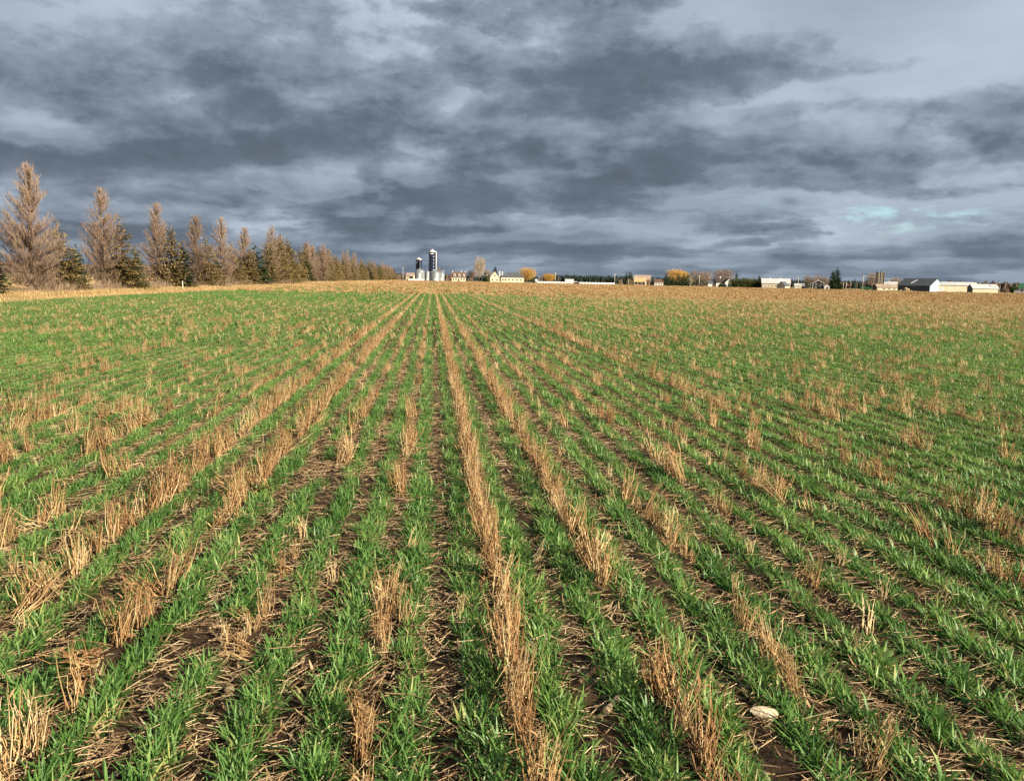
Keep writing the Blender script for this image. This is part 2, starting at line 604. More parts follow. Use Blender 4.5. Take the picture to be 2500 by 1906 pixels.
def make_wheat():
    src, P, RZ, SC_, ID = [], [], [], [], []
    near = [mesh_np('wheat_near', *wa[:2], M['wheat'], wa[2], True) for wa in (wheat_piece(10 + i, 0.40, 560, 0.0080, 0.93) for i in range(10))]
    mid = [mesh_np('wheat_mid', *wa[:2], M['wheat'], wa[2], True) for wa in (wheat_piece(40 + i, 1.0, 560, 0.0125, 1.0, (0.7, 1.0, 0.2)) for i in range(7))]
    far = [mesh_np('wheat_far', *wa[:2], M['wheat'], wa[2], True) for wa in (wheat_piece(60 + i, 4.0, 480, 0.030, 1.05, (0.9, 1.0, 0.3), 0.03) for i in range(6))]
    src = near + mid + far
    r = np.random.default_rng(5)
    for k in range(-82, 560):
        x = (k - 0.30) * ROW
        if x < VERGE_X0 + 0.5:
            continue
        wgt = row_weight(k)
        for y0, y1, step, i0, n, jit in ((0.4, 20.0, 0.37, 0, 10, 0.010), (20.0, 70.0, 0.93, 10, 7, 0.013), (70.0, 300.0, 3.6, 17, 6, 0.02)):
            ya = max(y0, (abs(x) - 6) / 0.95)
            yb = min(y1, float(field_end(np.array(x))) - 2)
            if yb <= ya:
                continue
            y = np.arange(ya, yb, step) + r.uniform(-0.08, 0.08)
            p = np.stack([x + r.normal(0, jit, len(y)), y, np.zeros(len(y))], 1)
            den = vnoise(p[:, 0] * 1.1, p[:, 1] * 0.8, 21) * 0.5 + vnoise(p[:, 0] * 0.21, p[:, 1] * 0.12, 22) * 0.5
            keep = in_view(p) & (r.random(len(y)) < np.clip(wgt * (0.90 + 0.6 * den), 0, 1))
            p, den = p[keep], den[keep]
            m = len(p)
            P.append(p)
            RZ.append(np.where(r.random(m) < 0.5, 0.0, 0.0) + r.normal(0, 0.10, m))
            s = (0.80 + 0.40 * den) * r.uniform(0.88, 1.12, m)
            SC_.append(np.stack([s * r.choice([1.0, 0.9, 1.1], m), np.ones(m) * r.uniform(0.95, 1.1, m), s], 1))
            ID.append(i0 + r.integers(0, n, m))
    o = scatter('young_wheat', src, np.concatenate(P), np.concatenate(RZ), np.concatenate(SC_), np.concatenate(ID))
    tag(o, 'rows of short bright green winter wheat sprouting through the stubble', 'wheat')
    return sum(len(p) for p in P)


# ----------------------------------------------------------------------------- stubble
def stubble_clump(seed, kind='brown', n=26, hgt=0.21, half=0.075, rad=0.0021, sides=3, segs=3):
    """a bunch of dry stems standing in the row, some broken over, with shrivelled leaves"""
    r = np.random.default_rng(seed)
    parts = []
    y0 = (r.permutation(n) + r.uniform(0, 1, n)) / n * 2 * half - half
    x0 = r.normal(0, 0.013, n)
    az = r.uniform(0, 2 * np.pi, n)
    lean_az, lean = r.uniform(0, 2 * np.pi), r.uniform(0.0, 0.30)
    tilt = np.abs(r.normal(0.09, 0.10, n))
    dirx = np.sin(az) * np.sin(tilt) + math.sin(lean_az) * lean
    diry = np.cos(az) * np.sin(tilt) + math.cos(lean_az) * lean
    L = hgt * r.uniform(0.4, 1.25, n)
    base_t = 0.48 if kind == 'brown' else 0.85
    tint = np.clip(r.normal(base_t, 0.26, n), 0.0, 1.0)
    p = np.stack([x0, y0, np.full(n, -0.02)], 1)
    d = np.stack([dirx, diry, np.ones(n)], 1)
    d /= np.linalg.norm(d, axis=1, keepdims=True)
    brk = r.random(n) < 0.20
    for j in range(segs):
        dj = d + r.normal(0, 0.13, (n, 3))
        if j == segs - 1:
            dj[brk] += np.stack([r.normal(0, 1.2, brk.sum()), r.normal(0, 1.2, brk.sum()), r.uniform(-1.6, 0.2, brk.sum())], 1)
        dj /= np.linalg.norm(dj, axis=1, keepdims=True)
        q = p + dj * (L / segs)[:, None]
        rr = rad * r.uniform(0.7, 1.35, n)
        parts.append(tubes(p, q, rr * (1.1 - 0.15 * j), rr * (0.95 - 0.2 * j), tint, sides))
        p = q
    # shrivelled leaves and pods hanging along the stems
    m = int(n * (0.9 if kind == 'brown' else 0.35))
    pick = r.integers(0, n, m)
    hh = r.uniform(0.15, 0.9, m)
    b = np.stack([x0[pick], y0[pick], np.zeros(m)], 1) + d[pick] * (L[pick] * hh)[:, None]
    lt = np.clip(r.normal(base_t - 0.12, 0.2, m), 0, 1)
    parts.append(blades(b, r.uniform(0, 6.28, m), r.uniform(0.3, 1.6, m), r.uniform(0.4, 2.0, m), r.uniform(0.02, 0.065, m), r.uniform(0.004, 0.010, m), lt, (0.4, 1.0, 0.8, 0.15)))
    return join_np(parts)


def stubble_far(seed, length, rows, n, w, hgt):
    r = np.random.default_rng(seed)
    base = np.stack([r.choice(np.arange(rows), n) * 2 * ROW + r.normal(0, 0.03, n), r.uniform(-length / 2, length / 2, n), np.full(n, -0.01)], 1)
    tint = np.clip(r.normal(0.46, 0.24, n), 0, 1)
    return blades(base, r.uniform(0, 6.28, n), np.abs(r.normal(0.12, 0.15, n)), r.uniform(0, 0.5, n), hgt * r.uniform(0.5, 1.2, n), w * r.uniform(0.6, 1.3, n), tint, (1.0, 0.9, 0.5))


def stubble_row_density(m):
    known = {0: 0.96, 1: 0.60, -1: 0.36, -2: 0.36, -3: 0.85, -4: 0.74, -5: 0.40, 2: 0.34, 3: 0.22, 4: 0.24, 5: 0.30, 6: 0.70, 7: 0.26, 8: 0.30, -6: 0.30, -7: 0.30, -8: 0.42}
    r = np.random.default_rng(500 + m % 991)
    return known.get(m, float(r.choice([0.16, 0.24, 0.36, 0.58], p=[0.35, 0.3, 0.2, 0.15])))


ORD = lambda n: '%d%s' % (n, 'th' if 10 <= n % 100 <= 20 else {1: 'st', 2: 'nd', 3: 'rd'}.get(n % 10, 'th'))
COUNT = ['', 'first', 'second', 'third', 'fourth', 'fifth', 'sixth', 'seventh', 'eighth', 'ninth', 'tenth', 'eleventh', 'twelfth']


def make_stubble():
    r = np.random.default_rng(77)
    kinds = ['brown'] * 9 + ['pale'] * 5
    near = []
    for i, kd in enumerate(kinds):
        V, Q, T = stubble_clump(200 + i, kd, n=20 if kd == 'brown' else 10, hgt=0.245 if kd == 'brown' else 0.17, half=0.055 if kd == 'brown' else 0.03, segs=4, rad=0.0027 if kd == 'brown' else 0.0029)
        near.append(mesh_np('stubble_clump', V, Q, M['stubble'], T))
    mid = []
    for i in range(6):
        V, Q, T = stubble_clump(300 + i, 'brown' if i < 4 else 'pale', n=16 if i < 4 else 7, hgt=0.20 if i < 4 else 0.15, half=0.085, rad=0.0034, sides=3, segs=2)
        mid.append(mesh_np('stubble_mid', V, Q, M['stubble'], T))
    far = [mesh_np('stubble_far', *a[:2], M['stubble'], a[2]) for a in (stubble_far(400 + i, 4.0, 1, 190, 0.018, 0.20) for i in range(5))]
    vfar = [mesh_np('stubble_vfar', *a[:2], M['stubble'], a[2]) for a in (stubble_far(420 + i, 6.0, 4, 420, 0.055, 0.20) for i in range(4))]
    src = near + mid + far + vfar
    P, RZ, SZ, ID = [], [], [], []
    single = []

    STRONG = (0, 1, -3, -4, 6)
    TL = []

    def flat(m, r, share=0.16):
        t = r.normal(0, 0.05, (m, 2))
        k = r.random(m) < share
        t[k] += np.stack([r.uniform(0.45, 1.15, m) * r.choice([-1, 1], m), r.normal(0, 0.5, m)], 1)[k]
        return t

    def put(p, i0, n, r, lo=0.75, hi=1.2, pick=None):
        m = len(p)
        TL.append(flat(m, r, 0.16 if i0 < 20 else 0.0))
        P.append(p)
        RZ.append(r.normal(0, 0.15, m) + np.where(r.random(m) < 0.5, np.pi, 0))
        s = r.uniform(lo, hi, m) * np.where(r.random(m) < 0.25, 0.65, 1.0)
        SZ.append(np.stack([s, s, s * r.uniform(0.85, 1.15, m)], 1))
        ID.append(i0 + (r.integers(0, n, m) if pick is None else pick))
    for m in range(-40, 285):
        x = (2 * m + 1.2) * ROW
        if x < VERGE_X0 + 0.3:
            continue
        den = stubble_row_density(m)
        den_m = min(1.0, den + 0.22 + 0.014 * x) if x > 4 else (den * 0.8 if x < -4 else den)
        ymax = float(field_end(np.array(x))) - 1
        # near: single clumps
        ya, yb = max(0.9, (abs(x) - 5) / 0.95), min(26.0, ymax)
        if yb > ya:
            y = np.arange(ya, yb, 0.072) + 0.0
            p = np.stack([x + r.normal(0, 0.022, len(y)), y + r.uniform(-0.03, 0.03, len(y)), np.zeros(len(y))], 1)
            run = vnoise(p[:, 1] * 2.6 + 31 * m, p[:, 1] * 0 + m, 31) * 0.6 + vnoise(p[:, 1] * 0.7 + 7 * m, p[:, 1] * 0 + m, 32) * 0.4
            keep = in_view(p) & (run >= np.quantile(run, 1 - den)) & (r.random(len(y)) < 0.80)
            p, run = p[keep], run[keep]
            pale = r.random(len(p)) < 0.16
            pk = np.where(pale, 9 + r.integers(0, 5, len(p)), r.integers(0, 9, len(p)))
            close = p[:, 1] < 8.5
            for q, i in zip(p[close], pk[close]):
                single.append((float(np.hypot(q[0], q[1])), m, tuple(q), int(i)))
            k_ = 1.0 if m in STRONG else 0.74
            put(p[~close], 0, 1, r, 0.8 * k_, 1.15 * k_, pk[~close])
        ya, yb = max(26.0, (abs(x) - 5) / 0.95), min(75.0, ymax)
        if yb > ya:
            y = np.arange(ya, yb, 0.12)
            p = np.stack([x + r.normal(0, 0.03, len(y)), y + r.uniform(-0.05, 0.05, len(y)), np.zeros(len(y))], 1)
            run = vnoise(p[:, 1] * 2.2 + 31 * m, p[:, 1] * 0 + m, 31) * 0.6 + vnoise(p[:, 1] * 0.6 + 7 * m, p[:, 1] * 0 + m, 32) * 0.4
            patch = vnoise(p[:, 0] * 0.06, p[:, 1] * 0.05, 33)
            keep = in_view(p) & (run > np.quantile(run, 1 - min(den_m, 1.0)) - 0.18 * (patch - 0.5)) & (r.random(len(y)) < 0.8)
            p = p[keep]
            k_ = 1.05 if m in STRONG or x > 8 else 0.82
            put(p, 14, 6, r, 0.75 * k_, 1.15 * k_)
        ya, yb = max(75.0, (abs(x) - 5) / 0.95), min(170.0, ymax)
        if yb > ya:
            y = np.arange(ya, yb, 3.3)
            p = np.stack([x + r.normal(0, 0.03, len(y)), y, np.zeros(len(y))], 1)
            keep = in_view(p) & (r.random(len(y)) < 0.40 + 0.65 * den_m)
            put(p[keep], 20, 5, r, 0.8, 1.15)
    # pale tufts of straw scattered through the wheat
    for (ya, yb, n, i0, nn) in ((0.9, 26.0, 3200, 9, 5), (26.0, 75.0, 7500, 18, 2)):
        y = np.sqrt(r.uniform(ya * ya, yb * yb, n))
        x = r.uniform(-0.80, 1.0, n) * (y + 4)
        p = np.stack([x, y, np.zeros(n)], 1)
        keep = in_view(p) & (x > VERGE_X0 + 0.4) & (y < field_end(x) - 2) & (vnoise(x * 0.5, y * 0.3, 41) > 0.38)
        put(p[keep], i0, nn, r, 0.5, 1.0)
    # the far field, stubble by the patch
    ys, xs = np.meshgrid(np.arange(170.0, 546.0, 5.0), np.arange(-20.0, 330.0, 8 * ROW))
    p = np.stack([xs.ravel(), ys.ravel() + r.uniform(-2, 2, xs.size), np.zeros(xs.size)], 1)
    keep = in_view(p, 0.74, 6) & (p[:, 1] < field_end(p[:, 0]) - 3)
    put(p[keep], 25, 4, r, 0.95, 1.15)
    RZ[-1][:] = 0.0
    # the 300 nearest clumps are things of their own
    single.sort()
    rest = single[300:]
    if rest:
        put(np.array([s[2] for s in rest]), 0, 1, r, 0.8, 1.2, np.array([s[3] for s in rest]))
    by_row = {}
    for s in single[:300]:
        by_row.setdefault(s[1], []).append(s)
    for m, lst in by_row.items():
        lst.sort(key=lambda s: s[2][1])
        where = 'in the dense central stubble row' if m == 0 else '%s stubble row %s of the dense row' % (COUNT[abs(m)], 'right' if m > 0 else 'left')
        for n, (dist, _, q, i) in enumerate(lst):
            o = link('stubble_clump', near[i], None, q, r.normal(0, 0.15) + (math.pi if r.random() < 0.5 else 0))
            s = r.uniform(0.75, 1.15) * (0.65 if r.random() < 0.25 else 1.0) * (1.0 if m in STRONG else 0.78)
            t_ = flat(1, r, 0.20)[0]
            o.rotation_euler = (t_[0], t_[1], o.rotation_euler[2])
            o.scale = (s, s, s * r.uniform(0.85, 1.12))
            tag(o, '%s stubble clump %s from picture bottom, %s' % ('brown' if i < 9 else 'pale', ORD(n + 1), where), 'stubble', 'stubble clumps standing nearest the camera')
    o = scatter('standing_stubble', src, np.concatenate(P), np.concatenate(RZ), np.concatenate(SZ), np.concatenate(ID), np.concatenate(TL))
    tag(o, 'tan and brown dry stubble standing in rows farther across the field', 'stubble')
    return sum(len(p) for p in P)


# ----------------------------------------------------------------------------- straw lying between the rows
def make_litter():
    r = np.random.default_rng(91)
    src = []
    for i in range(8):
        q = np.random.default_rng(600 + i)
        n = 95
        c = np.stack([q.uniform(-0.13, 0.13, n), q.uniform(-0.22, 0.22, n), np.abs(q.normal(0.010, 0.010, n)) + 0.002], 1)
        a = q.normal(np.pi / 2 if i % 2 else 0.6, 0.75, n)
        L = q.uniform(0.02, 0.11, n)
        d = np.stack([np.sin(a), np.cos(a), q.normal(0, 0.13, n)], 1) * (L / 2)[:, None]
        rr = q.uniform(0.0009, 0.0022, n)
        tint = np.clip(q.normal(0.57, 0.28, n), 0, 1)
        A = tubes(c - d, c + d, rr, rr * 0.9, tint, 3)
        m = 40
        b = np.stack([q.uniform(-0.13, 0.13, m), q.uniform(-0.22, 0.22, m), np.full(m, 0.004)], 1)
        B = blades(b, q.uniform(0, 6.28, m), q.uniform(1.2, 1.7, m), q.normal(0, 0.4, m), q.uniform(0.03, 0.08, m), q.uniform(0.004, 0.010, m), np.clip(q.normal(0.4, 0.25, m), 0, 1), (0.6, 1, 0.7, 0.2))
        V, Q, T = join_np([A, B])
        src.append(mesh_np('straw_litter', V, Q, M['straw'], T))
    big = []
    for i in range(4):
        q = np.random.default_rng(640 + i)
        n = 70
        c = np.stack([q.uniform(-0.13, 0.13, n), q.uniform(-0.5, 0.5, n), np.full(n, 0.012)], 1)
        V, Q, T = blades(c, q.uniform(0, 6.28, n), q.uniform(1.2, 1.55, n), q.normal(0, 0.3, n), q.uniform(0.06, 0.16, n), q.uniform(0.006, 0.012, n), np.clip(q.normal(0.5, 0.25, n), 0, 1), (0.8, 1, 0.5))
        big.append(mesh_np('straw_litter_mid', V, Q, M['straw'], T))
    P, RZ, ID = [], [], []
    for k in range(-80, 90):
        x = (k + 0.2) * ROW
        if x < VERGE_X0 + 0.3:
            continue
        for ya, yb, st, i0, n in ((0.7, 16.0, 0.30, 0, 8), (16.0, 45.0, 0.9, 8, 4)):
            ya = max(ya, (abs(x) - 5) / 0.95)
            if yb <= ya:
                continue
            y = np.arange(ya, yb, st) + r.uniform(-0.1, 0.1)
            p = np.stack([x + r.normal(0, 0.03, len(y)), y, np.zeros(len(y))], 1)
            keep = in_view(p) & (vnoise(p[:, 0] * 1.5, p[:, 1] * 0.9, 51) > 0.10)
            P.append(p[keep])
            m = int(keep.sum())
            RZ.append(r.choice([0, np.pi], m) + r.normal(0, 0.2, m))
            ID.append(i0 + r.integers(0, n, m))
    P = np.concatenate(P)
    o = scatter('straw_litter', src + big, P, np.concatenate(RZ), r.uniform(0.8, 1.3, len(P)), np.concatenate(ID))
    tag(o, 'pale broken straw and dead leaves littering the soil between the rows', 'straw')


def make_dry_grass():
    """the golden verge, and rough grass along the far side of the field"""
    r = np.random.default_rng(95)
    src = []
    for i in range(5):
        q = np.random.default_rng(700 + i)
        n = 260
        b = np.stack([q.uniform(-0.6, 0.6, n), q.uniform(-1.2, 1.2, n), np.full(n, -0.02)], 1)
        V, Q, T = blades(b, q.uniform(0, 6.28, n), np.abs(q.normal(0.35, 0.3, n)), q.uniform(0.2, 1.3, n), q.uniform(0.10, 0.27, n), q.uniform(0.010, 0.022, n), np.clip(q.normal(0.5, 0.25, n), 0, 1), (0.8, 1, 0.3))
        src.append(mesh_np('dry_grass_patch', V, Q, M['dry_grass'], T))
    far = []
    for i in range(3):
        q = np.random.default_rng(720 + i)
        n = 320
        b = np.stack([q.uniform(-2.5, 2.5, n), q.uniform(-2.5, 2.5, n), np.full(n, -0.02)], 1)
        V, Q, T = blades(b, q.uniform(0, 6.28, n), np.abs(q.normal(0.3, 0.3, n)), q.uniform(0, 0.8, n), q.uniform(0.2, 0.5, n), q.uniform(0.04, 0.09, n), np.clip(q.normal(0.45, 0.25, n), 0, 1), (1, 0.9, 0.3))
        far.append(mesh_np('dry_grass_far', V, Q, M['dry_grass'], T))
    xs, ys = np.meshgrid(np.arange(-29.0, -20.4, 0.85), np.arange(20, 150, 1.5))
    p1 = np.stack([xs.ravel() + r.uniform(-0.4, 0.4, xs.size), ys.ravel() + r.uniform(-0.7, 0.7, xs.size), np.zeros(xs.size)], 1)
    ditch = (p1[:, 0] > -23.2) & (p1[:, 0] < -21.6)
    p1[:, 2] = np.interp(p1[:, 0], [-30, -26, -23.3, -22.2, -21.3, -20.3], [0.06, 0.13, 0.06, -0.09, 0.02, -0.02])
    p1 = p1[(~ditch | (r.random(len(p1)) < 0.35)) & in_view(p1, 0.74, 4)]
    xs, ys = np.meshgrid(np.arange(-32.0, -20.4, 3.0), np.arange(150, 548, 4.0))
    p2 = np.stack([xs.ravel(), ys.ravel(), np.full(xs.size, 0.1)], 1)
    t = r.uniform(-20, 330, 2600)
    p3 = np.stack([t, field_end(t) + r.uniform(-1, 16, len(t)), np.full(len(t), -0.1)], 1)
    xs = r.uniform(-75, -31, 1500); ys = r.uniform(45, 330, 1500)
    p4 = np.stack([xs, ys, np.full(1500, -0.1)], 1)
    p4 = p4[in_view(p4, 0.76, 5)]
    P = np.concatenate([p1, p2, p3, p4])
    ID = np.concatenate([r.integers(0, 5, len(p1)), 5 + r.integers(0, 3, len(p2) + len(p3) + len(p4))])
    o = scatter('dry_grass', src + far, P, r.uniform(0, 6.28, len(P)), r.uniform(0.7, 1.2, len(P)), ID)
    tag(o, 'dry golden grass along the edges of the field', 'grass')


if 'field' not in os.environ.get('SKIP', ''):
    n1 = make_wheat()
    n2 = make_stubble()
    make_litter()
    make_dry_grass()
    print('wheat', n1, 'stubble', n2)

# ----------------------------------------------------------------------------- trees
M['bark'] = plain('bark', (0.16, 0.115, 0.08), 0.9, 0.35, 6.0, 0.1)
M['birch'] = plain('pale_bark', (0.55, 0.50, 0.42), 0.85, 0.3, 5.0, 0.1)
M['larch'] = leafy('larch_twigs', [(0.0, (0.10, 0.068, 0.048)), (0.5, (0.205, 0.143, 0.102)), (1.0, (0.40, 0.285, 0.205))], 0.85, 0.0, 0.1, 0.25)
M['poplar'] = leafy('poplar_twigs', [(0.0, (0.20, 0.155, 0.11)), (0.5, (0.36, 0.28, 0.20)), (1.0, (0.55, 0.45, 0.34))], 0.85, 0.0, 0.1, 0.2)
M['brush'] = leafy('brush_twigs', [(0.0, (0.12, 0.082, 0.060)), (0.5, (0.24, 0.170, 0.120)), (1.0, (0.38, 0.285, 0.21))], 0.85, 0.0, 0.1, 0.3)
M['willow'] = leafy('willow_twigs', [(0.0, (0.30, 0.17, 0.035)), (0.5, (0.60, 0.36, 0.07)), (1.0, (0.75, 0.52, 0.15))], 0.7, 0.15, 0.2, 0.2)
M['olive'] = leafy('withered_needles', [(0.0, (0.10, 0.085, 0.036)), (0.5, (0.27, 0.20, 0.085)), (1.0, (0.46, 0.33, 0.16))], 0.7, 0.1, 0.2, 0.25)
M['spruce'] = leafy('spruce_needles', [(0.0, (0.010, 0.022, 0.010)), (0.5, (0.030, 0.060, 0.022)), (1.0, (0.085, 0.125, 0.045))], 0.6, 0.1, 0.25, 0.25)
M['cedar'] = leafy('cedar_sprays', [(0.0, (0.022, 0.030, 0.010)), (0.5, (0.070, 0.085, 0.025)), (1.0, (0.15, 0.16, 0.05))], 0.6, 0.1, 0.2, 0.3)
M['woods'] = leafy('far_conifers', [(0.0, (0.010, 0.015, 0.014)), (0.5, (0.020, 0.030, 0.024)), (1.0, (0.040, 0.055, 0.035))], 0.8, 0.0, 0.1, 0.2)
M['bare_woods'] = leafy('far_bare_woods', [(0.0, (0.05, 0.038, 0.032)), (0.5, (0.115, 0.080, 0.060)), (1.0, (0.20, 0.14, 0.10))], 0.9, 0.0, 0.1, 0.2)


def trunk_np(r, H, r0, lean=(0, 0), n=9, sides=7, wob=0.02):
    z = np.linspace(0, H, n)
    P = np.stack([lean[0] * z / H + np.cumsum(r.normal(0, wob, n)) * (z > 0), lean[1] * z / H + np.cumsum(r.normal(0, wob, n)) * (z > 0), z - 0.15 * (z == 0)], 1)
    rad = r0 * (1 - z / H) ** 0.8 + 0.012
    rad[0] *= 1.35
    V, Q, T = tubes(P[:-1], P[1:], rad[:-1], rad[1:], np.full(n - 1, 0.4), sides)
    return P, rad, (V, Q, T)


def larch_np(seed, H=8.5, nb=150, wind=0.25, dens=1.0, wide=3.1):
    """bare larch: thin ascending branches, each feathered with fine upright twigs"""
    r = np.random.default_rng(seed)
    P, rad, trunk = trunk_np(r, H, 0.135, (r.normal(0, 0.15), r.normal(0, 0.15)))
    parts = []
    t = np.sort(r.beta(0.95, 1.1, nb)) * 0.95 + 0.03
    az = r.uniform(0, 2 * np.pi, nb)
    Lb = (wide * (1 - t) ** 0.62 * (0.62 + 0.38 * np.minimum(1, t / 0.30)) + 0.22) * r.uniform(0.5, 1.12, nb) * (0.86 + 0.26 * vnoise(az * 0.95 + 3, t * 6.0, seed))
    o = np.stack([np.interp(t * H, P[:, 2], P[:, i]) for i in range(3)], 1)
    o[:, 2] = t * H
    rise = np.interp(t, [0, 0.25, 0.6, 1.0], [-0.12, 0.05, 0.55, 1.6]) + r.normal(0, 0.12, nb)
    p = o.copy()
    seg = 5
    nodes = [p]
    for j in range(seg):
        up = rise + 0.32 * j
        d = np.stack([np.sin(az) + wind, np.cos(az), up], 1) + r.normal(0, 0.16, (nb, 3))
        d /= np.linalg.norm(d, axis=1, keepdims=True)
        q = p + d * (Lb / seg)[:, None]
        rr = 0.026 * (Lb / 2.5) ** 0.6
        parts.append(tubes(p, q, rr * (1 - 0.17 * j), rr * (1 - 0.17 * (j + 1)), np.clip(r.normal(0.42, 0.2, nb), 0, 1), 3))
        nodes.append(q)
        p = q
    nodes = np.stack(nodes, 1)
    nt = (np.maximum(11, Lb * 58) * dens).astype(int)
    who = np.repeat(np.arange(nb), nt)
    m = len(who)
    s = r.uniform(0.12, 1.0, m) * seg
    i = np.minimum(s.astype(int), seg - 1)
    f = (s - i)[:, None]
    b = nodes[who, i] * (1 - f) + nodes[who, i + 1] * f
    ta = az[who] + r.normal(0, 0.9, m)
    tilt = np.clip(r.normal(0.75, 0.45, m) - 0.35 * t[who], 0.0, 2.0)
    L = r.uniform(0.18, 0.62, m) * (0.6 + 0.5 * (1 - t[who]))
    W = r.uniform(0.008, 0.018, m)
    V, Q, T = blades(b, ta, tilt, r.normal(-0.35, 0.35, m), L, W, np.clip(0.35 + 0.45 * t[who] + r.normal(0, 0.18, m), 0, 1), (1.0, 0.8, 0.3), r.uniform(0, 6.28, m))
    parts.append((V, Q, T))
    return trunk, join_np(parts)


def spruce_np(seed, H=6.5, W=1.75, nb=230, droop=0.25, per=26, leaf=0.17, bare=0.0):
    """conifer of drooping tiers; sprays of needles along every branch"""
    r = np.random.default_rng(seed)
    P, rad, trunk = trunk_np(r, H, 0.12, (r.normal(0, 0.08), r.normal(0, 0.08)), wob=0.01)
    t = np.sort(1 - np.sqrt(r.uniform(0.0004, 0.97, nb)))
    t = 0.03 + 0.955 * t
    tier = np.round(t * 19) / 19
    t = 0.55 * t + 0.45 * np.clip(tier, 0.03, 0.985)
    az = r.uniform(0, 2 * np.pi, nb)
    lop = 1 + 0.16 * np.cos(az - r.uniform(0, 6.28))
    Lb = (W * (1 - t) ** 0.85 + 0.10) * r.uniform(0.62, 1.15, nb) * lop
    o = np.stack([np.interp(t * H, P[:, 2], P[:, 0]), np.interp(t * H, P[:, 2], P[:, 1]), t * H], 1)
    rise = np.interp(t, [0, 0.4, 0.85, 1], [-droop, -0.05, 0.35, 1.3])
    d = np.stack([np.sin(az), np.cos(az), rise], 1)
    tip = o + d * Lb[:, None]
    parts = [tubes(o, tip, np.full(nb, 0.02), np.full(nb, 0.006), np.full(nb, 0.15), 3)]
    who = np.repeat(np.arange(nb), np.maximum(5, (per * Lb / W + 5)).astype(int))
    m = len(who)
    s = r.uniform(0.12 + bare, 1.0, m)
    b = o[who] + d[who] * (Lb[who] * s)[:, None]
    b[:, 2] -= 0.10 * Lb[who] * np.sin(np.pi * s)
    ta = az[who] + r.normal(0, 0.75, m)
    L = leaf * r.uniform(0.7, 1.9, m)
    Wd = leaf * r.uniform(0.35, 0.75, m)
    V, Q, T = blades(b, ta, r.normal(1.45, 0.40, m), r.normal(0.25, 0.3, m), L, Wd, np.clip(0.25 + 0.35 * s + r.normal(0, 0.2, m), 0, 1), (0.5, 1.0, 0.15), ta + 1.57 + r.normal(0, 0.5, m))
    parts.append((V, Q, T))
    return trunk, join_np(parts)


def branching_np(seed, H, W, levels=5, trunk_frac=0.25, split=3, up=0.45, twig=(0.3, 0.9), twig_w=0.03, ntw=3500, droop=0.0, r0=0.25, crown0=0.18, crown_taper=0.0, gaps=0.36):
    """broad-leaved tree, bare: limbs that fork, twigs filling the crown's volume"""
    r = np.random.default_rng(seed)
    ht = H * trunk_frac
    P, rad, trunk = trunk_np(r, ht, r0, (r.normal(0, 0.1), r.normal(0, 0.1)), n=5)
    T = trunk
    segs = []
    cur = []
    for _ in range(split + 2):
        a = r.uniform(0, 6.28)
        d = np.array([math.sin(a) * W / H * 1.3, math.cos(a) * W / H * 1.3, 1.0])
        cur.append((np.array([P[-1, 0], P[-1, 1], ht - 0.1]), d / np.linalg.norm(d), (H - ht) * 0.36 * r.uniform(0.8, 1.15), r0 * 0.42))
    tips = []
    for lv in range(levels):
        nxt = []
        for p, d, L, rr in cur:
            n = 2
            for j in range(n):
                d = d + r.normal(0, 0.10, 3) + np.array([0, 0, 0.06 * up])
                d /= np.linalg.norm(d)
                q = p + d * L / n
                segs.append((p, q, rr * (1 - 0.25 * j), rr * (0.75 - 0.2 * j)))
                p = q
            if lv >= 1:
                tips.append(p)
            for _ in range(split if lv < 2 else 2):
                dd = d + r.normal(0, 0.42, 3) + np.array([0, 0, 0.10 * up])
                # stay within the crown
                out = np.array([p[0] / max(W, .1), p[1] / max(W, .1), 0]) * 0.35
                dd = dd - out * (np.hypot(p[0], p[1]) > W * 0.75)
                dd /= np.linalg.norm(dd)
                nxt.append((p, dd, L * r.uniform(0.55, 0.78), rr * 0.52))
        cur = nxt
        if len(cur) > 900:
            break
    a = [np.array([s[i] for s in segs]) for i in range(4)]
    limbs = tubes(a[0], a[1], a[2], np.maximum(a[3], 0.008), np.clip(r.normal(0.35, 0.15, len(segs)), 0, 1), 4)
    # twigs fill an uneven crown
    zc, hz = (H + crown0 * H) / 2, (H - crown0 * H) / 2
    n4 = ntw * 3
    dv = r.normal(0, 1, (n4, 3))
    dv /= np.linalg.norm(dv, axis=1, keepdims=True)
    qq = r.uniform(0, 1, n4) ** 0.42
    lump = 0.80 + 0.30 * vnoise(np.arctan2(dv[:, 0], dv[:, 1]) * 2.2 + 50, dv[:, 2] * 3.0 + 9, seed)
    pk = dv * (qq * lump)[:, None] * np.array([W, W, hz]) + np.array([0, 0, zc])
    taper = np.clip(1.0 - crown_taper * (pk[:, 2] - zc) / hz, 0.25, 1.6)
    pk[:, :2] *= taper[:, None]
    hole = vnoise(pk[:, 0] * 0.8 + 77, pk[:, 2] * 0.8 + pk[:, 1] * 0.5, seed + 1)
    pick = pk[hole > gaps][:ntw]
    ntw = len(pick)
    rad_ = pick - np.array([0, 0, zc])
    az = np.arctan2(rad_[:, 0], rad_[:, 1]) + r.normal(0, 0.7, ntw)
    if droop:
        tilt, bend = np.abs(r.normal(0.7, 0.4, ntw)), r.uniform(0.8, 1.9, ntw) * droop
    else:
        tilt, bend = np.abs(r.normal(0.40, 0.35, ntw)), r.normal(-0.15, 0.3, ntw)
    tw = blades(pick, az, tilt, bend, r.uniform(*twig, ntw), r.uniform(0.5, 1.1, ntw) * twig_w, np.clip(r.normal(0.55, 0.22, ntw), 0, 1), (1.0, 0.8, 0.3), r.uniform(0, 6.28, ntw))
    return trunk, join_np([limbs, tw])


